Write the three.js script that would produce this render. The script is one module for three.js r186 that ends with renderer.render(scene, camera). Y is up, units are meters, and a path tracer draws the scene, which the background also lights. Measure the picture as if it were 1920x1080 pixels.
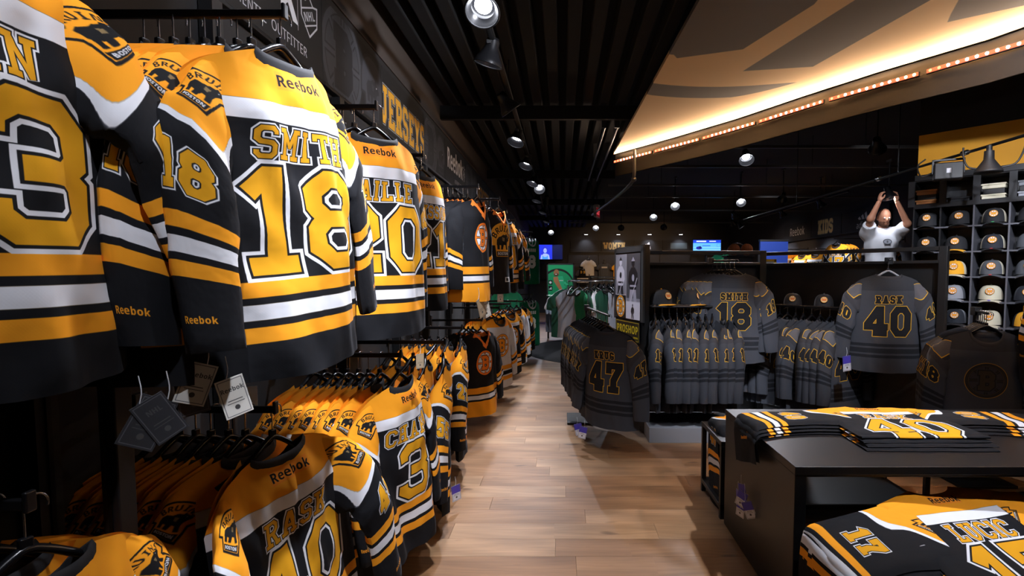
import * as THREE from 'three';
import { mergeGeometries, mergeVertices } from 'three/addons/utils/BufferGeometryUtils.js';
import { RoundedBoxGeometry } from 'three/addons/geometries/RoundedBoxGeometry.js';
import { ImprovedNoise } from 'three/addons/math/ImprovedNoise.js';
import { MarchingCubes } from 'three/addons/objects/MarchingCubes.js';
import { RectAreaLightUniformsLib } from 'three/addons/lights/RectAreaLightUniformsLib.js';

// ---------- camera, exposure ----------
RectAreaLightUniformsLib.init();
const scene = new THREE.Scene();
scene.background = new THREE.Color(0x000000);
const renderer = new THREE.WebGLRenderer({ antialias: true });
renderer.toneMapping = THREE.LinearToneMapping;
renderer.toneMappingExposure = 1.0;
renderer.shadowMap.enabled = true;
const camera = new THREE.PerspectiveCamera(2 * Math.atan(0.54) * 180 / Math.PI, 1920 / 1080, 0.05, 60);
camera.position.set(0, 1.5, 0);
camera.rotation.set(-Math.atan(0.06), 0, 0);
camera.setViewOffset(1920, 1080, -95, -35, 1920, 1080);   // a shifted lens
camera.updateProjectionMatrix();
const COOL = 0xeef2ff, WARM = 0xffc68a;
const LAMP_POWER = 13, LAMP_ANGLE = 0.58;

// track heads: [x, depth, height, aim x, aim y, aim depth, power, colour, half angle]
const HEADS_LEFT = [
  [-0.44, 0.55, 2.98, -0.95, 1.2, 1.0, 0.7], [-0.44, 1.75, 2.98, -0.72, 1.6, 1.72, 1.0],
  [-0.44, 3.0, 2.93, -0.52, 0.9, 1.6, 1.3],
  [-0.5, 3.65, 2.9, -0.95, 1.3, 3.9, 1.6], [-0.5, 5.75, 2.9, -0.9, 1.3, 5.1, 1.9], [-0.48, 7.0, 2.9, -0.95, 1.3, 6.4, 1.6],
  [-0.47, 8.35, 2.9, -1.0, 1.3, 7.8, 1.5], [-0.38, 8.87, 2.9, -0.05, 0.6, 6.6, 0.9], [-0.5, 10.3, 2.9, -0.95, 1.2, 9.9, 0.8],
  [-0.46, 12.2, 2.9, -1.0, 1.2, 11.9, 0.7], [-0.44, 14.3, 2.9, -1.0, 1.2, 14.0, 0.6], [-0.4, 16.2, 2.9, -0.9, 1.3, 17.5, 0.6], [-0.39, 17.9, 2.9, -0.3, 0.9, 14.5, 0.6],
];
const HEADS_RIGHT = [
  [2.25, 6.62, 2.9, 1.9, 0.0, 4.2, 1.5, COOL, 0.55], [3.48, 10.5, 2.9, 3.0, 0.6, 7.6, 1.2, COOL, 0.6], [2.31, 11.06, 2.9, 1.9, 0.7, 8.2, 1.0, COOL, 0.6],
  [2.23, 13.2, 2.9, 1.9, 0.7, 10.5, 0.9, COOL, 0.6], [1.0, 16.2, 2.9, 0.6, 0.6, 12.6, 1.0, COOL, 0.6], [1.75, 16.1, 2.9, 2.1, 1.6, 20.5, 1.2, WARM, 0.6],
  [2.99, 15.9, 2.9, 3.4, 1.6, 20.5, 1.2, WARM, 0.6], [4.14, 12.9, 2.9, 5.6, 1.6, 14.5, 1.0, WARM, 0.6], [4.8, 15.0, 2.9, 6.1, 1.6, 15.5, 1.2, COOL, 0.6],
  [5.3, 12.9, 2.9, 6.2, 1.5, 13.0, 1.4, COOL, 0.6], [5.35, 11.1, 2.9, 6.2, 1.5, 11.0, 1.4, COOL, 0.6], [5.3, 15.9, 2.9, 6.2, 1.5, 15.6, 1.2, COOL, 0.6],
];
const HEADS_NEAR = [   // tracks over the table, above the picture
  [1.55, 2.35, 2.93, 1.4, 0.3, 2.75, 1.5, COOL, 0.5], [2.35, 1.3, 2.93, 1.75, 0.6, 2.5, 0.9, COOL, 0.5],
  [-0.12, 1.3, 2.93, -0.76, 0.8, 1.95, 2.0, COOL, 0.44], [0.35, 2.2, 2.93, -0.1, 0.0, 3.7, 0.6, COOL, 0.42],
  [1.15, 2.7, 2.93, 1.3, 0.65, 4.9, 2.2, COOL, 0.25], [2.0, 2.8, 2.93, 2.2, 0.7, 4.9, 1.9, COOL, 0.23], [2.55, 2.2, 2.6, 3.45, 1.5, 4.3, 1.6, COOL, 0.4],
  [0.35, 2.45, 2.93, -1.3, 2.66, 4.2, 1.4, COOL, 0.42], [0.35, 1.2, 2.93, -1.3, 2.68, 2.4, 1.0, COOL, 0.34],
  [-0.45, 4.75, 2.93, 0.64, 1.35, 5.3, 0.9, COOL, 0.3], [-0.3, 10.7, 2.93, -0.05, 1.1, 12.45, 0.9, COOL, 0.4], [1.1, 6.55, 2.93, 0.3, 0.9, 8.1, 0.9, COOL, 0.4], [3.6, 6.2, 2.93, 4.46, 1.9, 7.5, 0.4, COOL, 0.4], [2.35, 2.55, 2.93, 3.4, 2.35, 4.3, 0.9, COOL, 0.5], [4.2, 10.3, 2.93, 4.5, 1.7, 12.0, 1.2, COOL, 0.6],
];

// ---------- helpers ----------
const used = new Map();
function numbered(n) { const k = used.get(n) ?? 0; used.set(n, k + 1); return k ? n + '_' + String(k).padStart(3, '0') : n; }
function tag(o, label, category, group) { o.userData.label = label; o.userData.category = category; if (group) o.userData.group = group; return o; }
function thing(name, label, category, [x, y, d] = [0, 0, 0], turn = 0, group) {
  const o = new THREE.Group(); o.name = numbered(name); scene.add(o);
  o.position.set(x, y, -d); o.rotation.y = turn;
  return tag(o, label, category, group);
}
function mesh(name, geo, mat, parent) {
  const m = new THREE.Mesh(geo, mat); m.name = parent && parent !== scene ? name : numbered(name);
  m.castShadow = m.receiveShadow = true; (parent ?? scene).add(m); return m;
}
function struct(name, geo, mat, parent) { const m = mesh(name, geo, mat, parent); m.userData.kind = 'structure'; return m; }
function copy(root, pos, turn, label, group) {
  const r = root.clone(); r.name = numbered(root.name.replace(/_\d{3}$/, '')); scene.add(r);
  if (pos) r.position.set(pos[0], pos[1], -pos[2]); if (turn !== undefined) r.rotation.y = turn;
  r.userData = { ...root.userData }; if (label) r.userData.label = label; if (group) r.userData.group = group;
  return r;
}
const box = (w, h, d, x = 0, y = 0, z = 0) => new THREE.BoxGeometry(w, h, d).translate(x, y, z);
const rbox = (w, h, d, r, x = 0, y = 0, z = 0) => new RoundedBoxGeometry(w, h, d, 2, r).translate(x, y, z);
const merge = (...g) => mergeGeometries(g.flat().map((q) => (q.index ? q.toNonIndexed() : q)).map((q) => { for (const k of Object.keys(q.attributes)) if (!['position', 'normal', 'uv'].includes(k)) q.deleteAttribute(k); return q; }));
const bar = (a, b, r, n = 8) => {   // a rod between two points [x, y, z]
  const A = new THREE.Vector3(...a), B = new THREE.Vector3(...b), g = new THREE.CylinderGeometry(r, r, A.distanceTo(B), n);
  g.applyQuaternion(new THREE.Quaternion().setFromUnitVectors(new THREE.Vector3(0, 1, 0), B.clone().sub(A).normalize()));
  return g.translate((A.x + B.x) / 2, (A.y + B.y) / 2, (A.z + B.z) / 2);
};
const tube = (pts, r, n = 24, m = 8) => new THREE.TubeGeometry(new THREE.CatmullRomCurve3(pts.map((p) => new THREE.Vector3(...p))), n, r, m);
let seedState = 7;
const rnd = () => { seedState = (seedState * 1664525 + 1013904223) >>> 0; return seedState / 4294967296; };
const NZ = new ImprovedNoise(), nz = (x, y, z = 0) => NZ.noise(x, y, z);
const clamp = (x, a, b) => Math.min(b, Math.max(a, x)), sm = (x) => { x = clamp(x, 0, 1); return x * x * (3 - 2 * x); }, lerp = (a, b, t) => a + (b - a) * t;
const ORD = ['first', 'second', 'third', 'fourth', 'fifth', 'sixth', 'seventh', 'eighth', 'ninth', 'tenth', 'eleventh', 'twelfth', 'thirteenth', 'fourteenth', 'fifteenth'];

function gridGeo(nu, nv, f, uvf) {   // a sheet of (nu+1) x (nv+1) points
  const p = [], uv = [], ix = [];
  for (let i = 0; i <= nu; i++) for (let j = 0; j <= nv; j++) { const q = f(i, j); p.push(q[0], q[1], q[2]); const t = uvf ? uvf(i, j, q) : [i / nu, 1 - j / nv]; uv.push(t[0], t[1]); }
  for (let i = 0; i < nu; i++) for (let j = 0; j < nv; j++) { const a = i * (nv + 1) + j, b = a + nv + 1; ix.push(a, a + 1, b, b, a + 1, b + 1); }
  const g = new THREE.BufferGeometry();
  g.setAttribute('position', new THREE.Float32BufferAttribute(p, 3)); g.setAttribute('uv', new THREE.Float32BufferAttribute(uv, 2));
  g.setIndex(ix); g.computeVertexNormals(); return g;
}

// ---------- canvas textures ----------
function canvasTex(w, h, draw, { repeat, linear } = {}) {
  const c = document.createElement('canvas'); c.width = w; c.height = h; const x = c.getContext('2d');
  x.fillStyle = '#000'; x.fillRect(0, 0, w, h); draw(x, w, h);
  const t = new THREE.CanvasTexture(c); if (!linear) t.colorSpace = THREE.SRGBColorSpace;
  if (repeat) t.wrapS = t.wrapT = THREE.RepeatWrapping;
  return t;
}
const GOLD = '#f09c20', NGOLD = '#d99a18', WHITE = '#dcdde2', BLACK = '#121317', INK = '#141416';
// block varsity letters: centre lines in a 1 x 1 box, y down; drawn with square caps
const C = 0.22;
const oct = (x0, y0, x1, y1, c = C) => [[x0 + c, y0], [x1 - c, y0], [x1, y0 + c * 0.8], [x1, y1 - c * 0.8], [x1 - c, y1], [x0 + c, y1], [x0, y1 - c * 0.8], [x0, y0 + c * 0.8], 'z'];
const foot = (x, y, l = 0.16) => [[x - l, y], [x + l, y]];
const GLYPH = {
  0: { w: 0.66, s: [oct(0, 0, 1, 1, 0.26)] },
  1: { w: 0.46, s: [[[0.6, 1], [0.6, 0], [0.48, 0], [0.1, 0.13]], [[0.1, 1], [1, 1]]] },
  2: { w: 0.68, s: [[[0, 0.15], [0, 0.12], [0.22, 0], [0.78, 0], [1, 0.14], [1, 0.42], [0, 0.9], [0, 1], [1, 1], [1, 0.88]]] },
  3: { w: 0.68, s: [[[0, 0.15], [0, 0.12], [0.22, 0], [0.78, 0], [1, 0.14], [1, 0.4], [0.84, 0.5], [1, 0.6], [1, 0.86], [0.78, 1], [0.22, 1], [0, 0.88], [0, 0.85]], [[0.46, 0.5], [0.8, 0.5]]] },
  4: { w: 0.72, s: [[[0.74, 1], [0.74, 0], [0.62, 0], [0, 0.62], [0, 0.74], [1, 0.74]], [[0.54, 1], [0.94, 1]]] },
  5: { w: 0.62, s: [[[1, 0], [0.04, 0], [0.04, 0.46], [0.28, 0.4], [0.75, 0.4], [1, 0.54], [1, 0.86], [0.78, 1], [0.22, 1], [0, 0.88], [0, 0.85]]] },
  6: { w: 0.68, s: [[[1, 0.15], [1, 0.12], [0.78, 0], [0.22, 0], [0, 0.14], [0, 0.86], [0.22, 1], [0.78, 1], [1, 0.86], [1, 0.6], [0.78, 0.47], [0, 0.47]]] },
  7: { w: 0.62, s: [[[0, 0.2], [0, 0], [1, 0], [1, 0.1], [0.45, 0.62], [0.45, 1]], [[0.25, 1], [0.66, 1]]] },
  8: { w: 0.7, s: [[[0.28, 0], [0.72, 0], [0.98, 0.16], [0.98, 0.33], [0.78, 0.48], [1, 0.62], [1, 0.83], [0.72, 1], [0.28, 1], [0, 0.83], [0, 0.62], [0.22, 0.48], [0.02, 0.33], [0.02, 0.16], 'z'], [[0.25, 0.48], [0.75, 0.48]]] },
  9: { w: 0.68, s: [[[0, 0.85], [0, 0.88], [0.22, 1], [0.78, 1], [1, 0.86], [1, 0.14], [0.78, 0], [0.22, 0], [0, 0.14], [0, 0.4], [0.22, 0.53], [1, 0.53]]] },
  A: { w: 0.8, s: [[[0.12, 1], [0.46, 0], [0.54, 0], [0.88, 1]], [[0.3, 0.66], [0.7, 0.66]], foot(0.12, 1), foot(0.88, 1)] },
  B: { w: 0.72, s: [[[0.05, 0], [0.75, 0], [1, 0.16], [1, 0.34], [0.8, 0.48], [1, 0.62], [1, 0.84], [0.75, 1], [0.05, 1]], [[0.2, 0], [0.2, 1]], [[0.2, 0.48], [0.8, 0.48]]] },
  C: { w: 0.68, s: [[[1, 0.17], [1, 0.14], [0.74, 0], [0.26, 0], [0, 0.16], [0, 0.84], [0.26, 1], [0.74, 1], [1, 0.86], [1, 0.83]]] },
  D: { w: 0.7, s: [[[0.05, 0], [0.72, 0], [1, 0.2], [1, 0.8], [0.72, 1], [0.05, 1]], [[0.2, 0], [0.2, 1]]] },
  E: { w: 0.68, s: [[[1, 0.1], [1, 0], [0.05, 0]], [[1, 0.9], [1, 1], [0.05, 1]], [[0.2, 0], [0.2, 1]], [[0.2, 0.5], [0.6, 0.5]]] },
  G: { w: 0.7, s: [[[1, 0.16], [1, 0.14], [0.74, 0], [0.26, 0], [0, 0.16], [0, 0.84], [0.26, 1], [0.74, 1], [1, 0.86], [1, 0.6], [0.66, 0.6]]] },
  H: { w: 0.78, s: [[[0.16, 0], [0.16, 1]], [[0.84, 0], [0.84, 1]], [[0.16, 0.5], [0.84, 0.5]], foot(0.16, 0), foot(0.16, 1), foot(0.84, 0), foot(0.84, 1)] },
  I: { w: 0.3, s: [[[0.5, 0], [0.5, 1]], [[0, 0], [1, 0]], [[0, 1], [1, 1]]] },
  J: { w: 0.6, s: [[[0.75, 0], [0.75, 0.82], [0.5, 1], [0.25, 1], [0, 0.84], [0, 0.8]], [[0.5, 0], [1, 0]]] },
  K: { w: 0.76, s: [[[0.16, 0], [0.16, 1]], [[0.9, 0], [0.22, 0.56]], [[0.42, 0.42], [0.9, 1]], foot(0.16, 0), foot(0.16, 1), foot(0.86, 0, 0.13), foot(0.88, 1, 0.13)] },
  L: { w: 0.64, s: [[[0.2, 0], [0.2, 1]], [[0, 0], [0.42, 0]], [[0, 1], [1, 1], [1, 0.86]]] },
  M: { w: 0.9, s: [[[0.14, 1], [0.14, 0], [0.5, 0.62], [0.86, 0], [0.86, 1]], foot(0.14, 1, 0.13), foot(0.86, 1, 0.13), [[0, 0], [0.14, 0]], [[0.86, 0], [1, 0]]] },
  N: { w: 0.8, s: [[[0.15, 1], [0.15, 0], [0.85, 1], [0.85, 0]], foot(0.15, 1, 0.14), foot(0.85, 0, 0.14), [[0, 0], [0.15, 0]]] },
  O: { w: 0.7, s: [oct(0, 0, 1, 1, 0.28)] },
  P: { w: 0.7, s: [[[0.05, 0], [0.75, 0], [1, 0.16], [1, 0.4], [0.75, 0.56], [0.2, 0.56]], [[0.2, 0], [0.2, 1]], [[0, 1], [0.42, 1]]] },
  R: { w: 0.76, s: [[[0.05, 0], [0.75, 0], [0.98, 0.16], [0.98, 0.36], [0.75, 0.52], [0.2, 0.52]], [[0.2, 0], [0.2, 1]], [[0.62, 0.52], [0.88, 1]], foot(0.2, 1, 0.16), foot(0.9, 1, 0.1)] },
  S: { w: 0.66, s: [[[1, 0.13], [1, 0.11], [0.8, 0], [0.2, 0], [0, 0.12], [0, 0.38], [0.2, 0.48], [0.8, 0.52], [1, 0.62], [1, 0.88], [0.8, 1], [0.2, 1], [0, 0.89], [0, 0.87]]] },
  T: { w: 0.72, s: [[[0.5, 0], [0.5, 1]], [[0, 0.12], [0, 0], [1, 0], [1, 0.12]], foot(0.5, 1, 0.2)] },
  U: { w: 0.76, s: [[[0.16, 0], [0.16, 0.8], [0.38, 1], [0.62, 1], [0.84, 0.8], [0.84, 0]], foot(0.16, 0), foot(0.84, 0)] },
  W: { w: 1.0, s: [[[0.1, 0], [0.28, 1], [0.5, 0.3], [0.72, 1], [0.9, 0]], foot(0.1, 0, 0.12), foot(0.9, 0, 0.12)] },
  Y: { w: 0.76, s: [[[0.1, 0], [0.5, 0.5], [0.9, 0]], [[0.5, 0.5], [0.5, 1]], foot(0.12, 0, 0.13), foot(0.88, 0, 0.13), foot(0.5, 1, 0.2)] },
};
const DIGITS = /^\d+$/;
// word centred on (cx, top y), of height h: passes = [[extra stroke, colour], ...] from the outermost
function blockText(x, text, cx, top, h, t, passes, gap, squeeze = 1) {
  const ws = [...text].map((ch) => (GLYPH[ch]?.w ?? 0.3) * h * squeeze), total = ws.reduce((a, b) => a + b, 0) + gap * (text.length - 1);
  x.save(); x.lineJoin = 'miter'; x.miterLimit = 2.2; x.lineCap = 'square';
  for (const [extra, col] of passes) {
    x.strokeStyle = col; x.lineWidth = t + extra;
    let left = cx - total / 2;
    [...text].forEach((ch, k) => {
      const g = GLYPH[ch]; if (!g) { left += ws[k] + gap; return; }
      const W = ws[k] - t, H = h - t;
      for (const line of g.s) {
        x.beginPath();
        line.forEach((q, i) => { if (q === 'z') x.closePath(); else x[i ? 'lineTo' : 'moveTo'](left + t / 2 + q[0] * W, top + t / 2 + q[1] * H); });
        x.stroke();
      }
      left += ws[k] + gap;
    });
  }
  x.restore(); return total;
}
function metres(x, w, h, W, H, ox, oy) { x.setTransform(w / W, 0, 0, h / H, ox * w / W, oy * h / H); }
const font = (x, css) => { x.font = css; };
function label(x, text, cx, cy, size, col, weight = 'bold', align = 'center') {   // plain lettering in metres
  x.save(); x.translate(cx, cy); x.scale(size / 100, size / 100); x.font = weight + ' 100px sans-serif'; x.fillStyle = col; x.textAlign = align; x.textBaseline = 'middle'; x.fillText(text, 0, 0); x.restore();
}
const poly = (x, pts, fill, stroke, lw) => { x.beginPath(); pts.forEach((p, i) => x[i ? 'lineTo' : 'moveTo'](p[0], p[1])); x.closePath(); if (fill) { x.fillStyle = fill; x.fill(); } if (stroke) { x.strokeStyle = stroke; x.lineWidth = lw; x.stroke(); } };
const ell = (x, cx, cy, rx, ry, fill, stroke, lw, rot = 0) => { x.beginPath(); x.ellipse(cx, cy, rx, ry, rot, 0, Math.PI * 2); if (fill) { x.fillStyle = fill; x.fill(); } if (stroke) { x.strokeStyle = stroke; x.lineWidth = lw; x.stroke(); } };
// spoked-wheel B emblem of radius r
function spokedB(x, cx, cy, r, { rim = GOLD, field = WHITE, ink = INK, b = GOLD, sx = 1 } = {}) {
  x.save(); x.translate(cx, cy); x.scale(sx, 1);
  ell(x, 0, 0, r, r, ink); ell(x, 0, 0, r * 0.965, r * 0.965, rim); ell(x, 0, 0, r * 0.83, r * 0.83, ink); ell(x, 0, 0, r * 0.8, r * 0.8, field);
  for (let k = 0; k < 8; k++) {
    x.save(); x.rotate(k * Math.PI / 4); x.fillStyle = ink; x.fillRect(r * 0.3, -r * 0.085, r * 0.52, r * 0.17); if (rim !== field) { x.fillStyle = rim; x.fillRect(r * 0.3, -r * 0.045, r * 0.55, r * 0.09); } x.restore();
  }
  blockText(x, 'B', 0, -r * 0.56, r * 1.12, r * 0.25, [[r * 0.2, field], [r * 0.12, ink], [0, b]], 0, 1);
  x.restore();
}
// shoulder patch: arched word over a walking bear with a word bar under it; s = width
function bearPatch(x, cx, cy, s, { ink = INK, ground = GOLD, tint = null, words = true } = {}) {
  x.save(); x.translate(cx, cy); x.scale(s, s);
  x.beginPath(); x.moveTo(-0.5, -0.02); x.bezierCurveTo(-0.5, -0.42, -0.25, -0.52, 0, -0.52); x.bezierCurveTo(0.25, -0.52, 0.5, -0.42, 0.5, -0.02); x.lineTo(0.5, 0.16); x.lineTo(0.34, 0.16); x.lineTo(0.3, 0.46); x.lineTo(-0.3, 0.46); x.lineTo(-0.34, 0.16); x.lineTo(-0.5, 0.16); x.closePath();
  x.fillStyle = ground; x.fill(); x.strokeStyle = ink; x.lineWidth = 0.055; x.stroke();
  if (words) [...'BRUINS'].forEach((ch, k) => { x.save(); x.translate(0, 0.06); x.rotate((k - 2.5) * 0.42); label(x, ch, 0, -0.4, 0.24, ink); x.restore(); });
  // bear walking to the right
  poly(x, [[-0.26, 0.1], [-0.27, -0.02], [-0.2, -0.1], [-0.08, -0.12], [0.02, -0.17], [0.11, -0.16], [0.14, -0.2], [0.18, -0.16], [0.26, -0.1], [0.33, -0.05], [0.32, 0.0], [0.25, 0.015], [0.2, 0.05], [0.19, 0.12], [0.23, 0.24], [0.14, 0.24], [0.1, 0.12], [0.03, 0.11], [0.0, 0.24], [-0.09, 0.24], [-0.08, 0.13], [-0.14, 0.12], [-0.13, 0.24], [-0.23, 0.24], [-0.24, 0.14]], ink);
  ell(x, 0.2, -0.085, 0.014, 0.014, WHITE); poly(x, [[-0.02, -0.1], [0.08, -0.08], [0.06, 0.02], [0.0, 0.0]], tint ?? '#7d6a48');
  poly(x, [[-0.27, 0.29], [0.27, 0.29], [0.25, 0.42], [-0.25, 0.42]], ink); if (words) label(x, 'BOSTON', 0, 0.355, 0.11, WHITE);
  x.restore();
}
const BW = 0.72, BH = 0.92;      // the cloth that a body print covers, metres
const bodyTex = (size, draw) => canvasTex(size, size, (x, w, h) => { metres(x, w, h, BW, BH, BW / 2, 0.004); draw(x); });
const stripes = (x, list, W = 0.5) => { for (const [y0, y1, col] of list) { x.fillStyle = col; x.fillRect(-W, y0, W * 2, y1 - y0); } };
function curvedBand(x, y0, y1, col, sag = 0.012) { x.fillStyle = col; x.beginPath(); x.moveTo(-0.4, y0 - sag); x.quadraticCurveTo(0, y0 + sag, 0.4, y0 - sag); x.lineTo(0.4, y1 - sag); x.quadraticCurveTo(0, y1 + sag, -0.4, y1 - sag); x.fill(); }
const HEM = [[0.60, 0.64, GOLD], [0.657, 0.697, WHITE], [0.714, 0.754, GOLD]];
const NUMPASS = (t) => [[t * 0.56, WHITE], [t * 0.24, INK], [0, NGOLD]];
function homeBase(x) {
  x.fillStyle = BLACK; x.fillRect(-1, -1, 2, 2.5);
  curvedBand(x, -0.2, 0.165, GOLD); curvedBand(x, 0.165, 0.212, WHITE);
  x.strokeStyle = '#00000055'; x.lineWidth = 0.0015; for (const y of [0.165, 0.212]) { x.beginPath(); x.moveTo(-0.4, y - 0.012); x.quadraticCurveTo(0, y + 0.012, 0.4, y - 0.012); x.stroke(); }
  stripes(x, HEM);
  x.strokeStyle = '#3a2a0688'; x.lineWidth = 0.0012; for (const [a, b] of HEM) for (const y of [a, b]) { x.beginPath(); x.moveTo(-0.5, y); x.lineTo(0.5, y); x.stroke(); }
}
const homeBack = (name, num, dx = 0) => bodyTex(1024, (x) => {
  homeBase(x);
  x.fillStyle = '#f08f26'; x.fillRect(-0.068, 0.083, 0.136, 0.044); label(x, 'Reebok', 0, 0.106, 0.038, INK);
  blockText(x, name, 0, 0.222, 0.077, 0.0115, [[0.0125, WHITE], [0.005, INK], [0, NGOLD]], 0.0115, name.length > 5 ? 0.78 : 0.92);
  blockText(x, num, dx, 0.318, 0.268, 0.045, [[0.031, WHITE], [0.0125, INK], [0, NGOLD]], 0.034, 1.02);
});
const homeFront = () => bodyTex(1024, (x) => { homeBase(x); spokedB(x, 0, 0.36, 0.135); });
const vneckFront = (kind) => bodyTex(kind === 'bear' ? 1024 : 1024, (x) => {
  x.fillStyle = BLACK; x.fillRect(-1, -1, 2, 2.5);
  const OR = '#ee7d22';
  if (kind === 'b') { stripes(x, [[0.57, 0.63, GOLD], [0.645, 0.685, WHITE], [0.7, 0.9, GOLD]]); spokedB(x, 0, 0.335, 0.125, { rim: OR, b: OR, sx: 0.86 }); x.fillStyle = INK; x.fillRect(-0.5, 0.695, 1, 0.008); }
  else { bearPatch(x, 0, 0.33, 0.36, { ground: '#e9a632', ink: INK }); x.fillStyle = '#cfd0d4'; x.fillRect(0.0, 0.69, 0.11, 0.05); x.fillStyle = '#222'; x.fillRect(0.012, 0.7, 0.05, 0.03); }
});
const whiteFront = () => bodyTex(512, (x) => { x.fillStyle = '#d4d6dc'; x.fillRect(-1, -1, 2, 2.5); curvedBand(x, -0.2, 0.14, GOLD); stripes(x, [[0.6, 0.65, GOLD], [0.665, 0.71, INK], [0.725, 0.77, GOLD]]); spokedB(x, 0, 0.36, 0.135); });
const GREY = '#3f4249', GREYD = '#23252a';
function greyBase(x) { x.fillStyle = GREY; x.fillRect(-1, -1, 2, 2.5); curvedBand(x, -0.2, 0.17, '#34373d'); stripes(x, [[0.61, 0.635, GREYD], [0.65, 0.69, GREYD], [0.705, 0.73, GREYD]]); for (let i = 0; i < 900; i++) { x.fillStyle = rnd() < 0.5 ? '#50525733' : '#2c2d3033'; x.fillRect(rnd() - 0.5, rnd() * 1 - 0.05, 0.02 * rnd(), 0.002); } }
const GOUT = '#e6b02a';
const greyBack = (name, num, size = 1024) => bodyTex(size, (x) => {
  greyBase(x);
  blockText(x, name, 0, 0.212, 0.064, 0.0135, [[0.009, GOUT], [0.0025, '#1b1b1e'], [0, '#1f2024']], 0.011, 0.86);
  blockText(x, num, 0, 0.3, 0.246, 0.05, [[0.015, GOUT], [0.005, '#1b1b1e'], [0, '#1f2024']], 0.022, 0.94);
});
const greyFront = () => bodyTex(1024, (x) => { greyBase(x); spokedB(x, 0, 0.37, 0.118, { rim: '#2c2b2a', field: '#33343a', ink: '#1f2024', b: '#39332a' }); ell(x, 0, 0.37, 0.12, 0.12, null, '#9a7430', 0.005); ell(x, 0, 0.37, 0.098, 0.098, null, '#4a4030', 0.003); });
const SW = 0.44, SH = 0.74;      // a sleeve print
const sleeveTex = (w, draw) => canvasTex(w, Math.round(w * SH / SW / 4) * 4, (x, W, H) => { metres(x, W, H, SW, SH, SW * 0.61, 0); draw(x); }, { repeat: true });
const SHEM = [[0.415, 0.452, GOLD], [0.47, 0.508, WHITE], [0.525, 0.562, GOLD]];
const homeSleeve = (num, w = 384) => sleeveTex(w, (x) => {
  x.fillStyle = BLACK; x.fillRect(-1, -1, 2, 3); x.fillStyle = GOLD; x.fillRect(-1, -1, 2, 1.19); x.fillStyle = WHITE; x.fillRect(-1, 0.19, 2, 0.016);
  stripes(x, SHEM, 1); bearPatch(x, 0.0, 0.115, 0.088); label(x, 'Reebok', 0, 0.66, 0.024, GOLD);
  blockText(x, num, 0, 0.262, 0.108, 0.022, NUMPASS(0.022), 0.012, num.length > 1 ? 0.8 : 1);
});
const greySleeve = (num) => sleeveTex(256, (x) => {
  x.fillStyle = GREY; x.fillRect(-1, -1, 2, 3); x.fillStyle = '#2f3034'; x.fillRect(-1, -1, 2, 1.17); x.fillStyle = '#3a3b40'; x.fillRect(-1, 0.17, 2, 0.04);
  stripes(x, [[0.43, 0.455, GREYD], [0.47, 0.505, GREYD], [0.52, 0.545, GREYD]], 1);
  x.strokeStyle = GOUT; x.lineWidth = 0.009; x.beginPath(); x.moveTo(-0.06, 0.16); x.bezierCurveTo(-0.062, 0.1, -0.035, 0.06, 0, 0.06); x.bezierCurveTo(0.035, 0.06, 0.062, 0.1, 0.06, 0.14); x.lineTo(0.035, 0.14); x.lineTo(0.03, 0.165); x.lineTo(-0.035, 0.165); x.closePath(); x.stroke(); x.fillStyle = '#55565c'; x.fill();
  blockText(x, num, 0, 0.26, 0.105, 0.022, [[0.012, GOUT], [0.003, '#1b1b1e'], [0, '#1f2024']], 0.012, num.length > 1 ? 0.8 : 1);
});
const vneckSleeve = () => sleeveTex(256, (x) => { x.fillStyle = BLACK; x.fillRect(-1, -1, 2, 3); stripes(x, SHEM, 1); });
const whiteSleeve = () => sleeveTex(256, (x) => { x.fillStyle = '#d4d6dc'; x.fillRect(-1, -1, 2, 3); x.fillStyle = GOLD; x.fillRect(-1, -1, 2, 1.12); stripes(x, [[0.44, 0.48, GOLD], [0.49, 0.53, INK], [0.54, 0.58, GOLD]], 1); });
const cloth = (map, extra = {}) => new THREE.MeshPhysicalMaterial({ map, roughness: 0.86, specularIntensity: 0.4, sheen: 0.1, sheenColor: new THREE.Color(0.5, 0.5, 0.55), sheenRoughness: 0.5, side: THREE.DoubleSide, bumpMap: KNIT, bumpScale: 0.0022, ...extra });
const KNIT = canvasTex(512, 512, (x) => {   // folds and knit, fine relief only
  const im = x.createImageData(512, 512);
  for (let i = 0; i < 512; i++) for (let j = 0; j < 512; j++) { const v = 128 + 60 * nz(i / 44, j / 30, 2) + 30 * nz(i / 15, j / 11, 5) + 5 * Math.sin(i * 1.57) * Math.sin(j * 1.57); const o = (j * 512 + i) * 4; im.data[o] = im.data[o + 1] = im.data[o + 2] = v; im.data[o + 3] = 255; }
  x.putImageData(im, 0, 0);
}, { repeat: true, linear: true });
const std = (color, roughness = 0.6, extra = {}) => new THREE.MeshStandardMaterial({ color, roughness, ...extra });
const M = {
  black: std(0x141416, 0.55), gloss: std(0x111113, 0.28), matte: std(0x0d0d0f, 0.9), steel: std(0x191a1c, 0.4, { metalness: 0.6 }), chrome: std(0xc8c8cc, 0.2, { metalness: 1 }),
  plastic: std(0x101013, 0.25), collar: std(0x17181c, 0.85, { side: THREE.DoubleSide }), orange: std(0xee7d22, 0.8, { side: THREE.DoubleSide }), grey: std(0x303136, 0.85, { side: THREE.DoubleSide }), white: std(0xd4d6dc, 0.85, { side: THREE.DoubleSide }),
  green: std(0x0b6b48, 0.85, { side: THREE.DoubleSide }),
};

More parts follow.
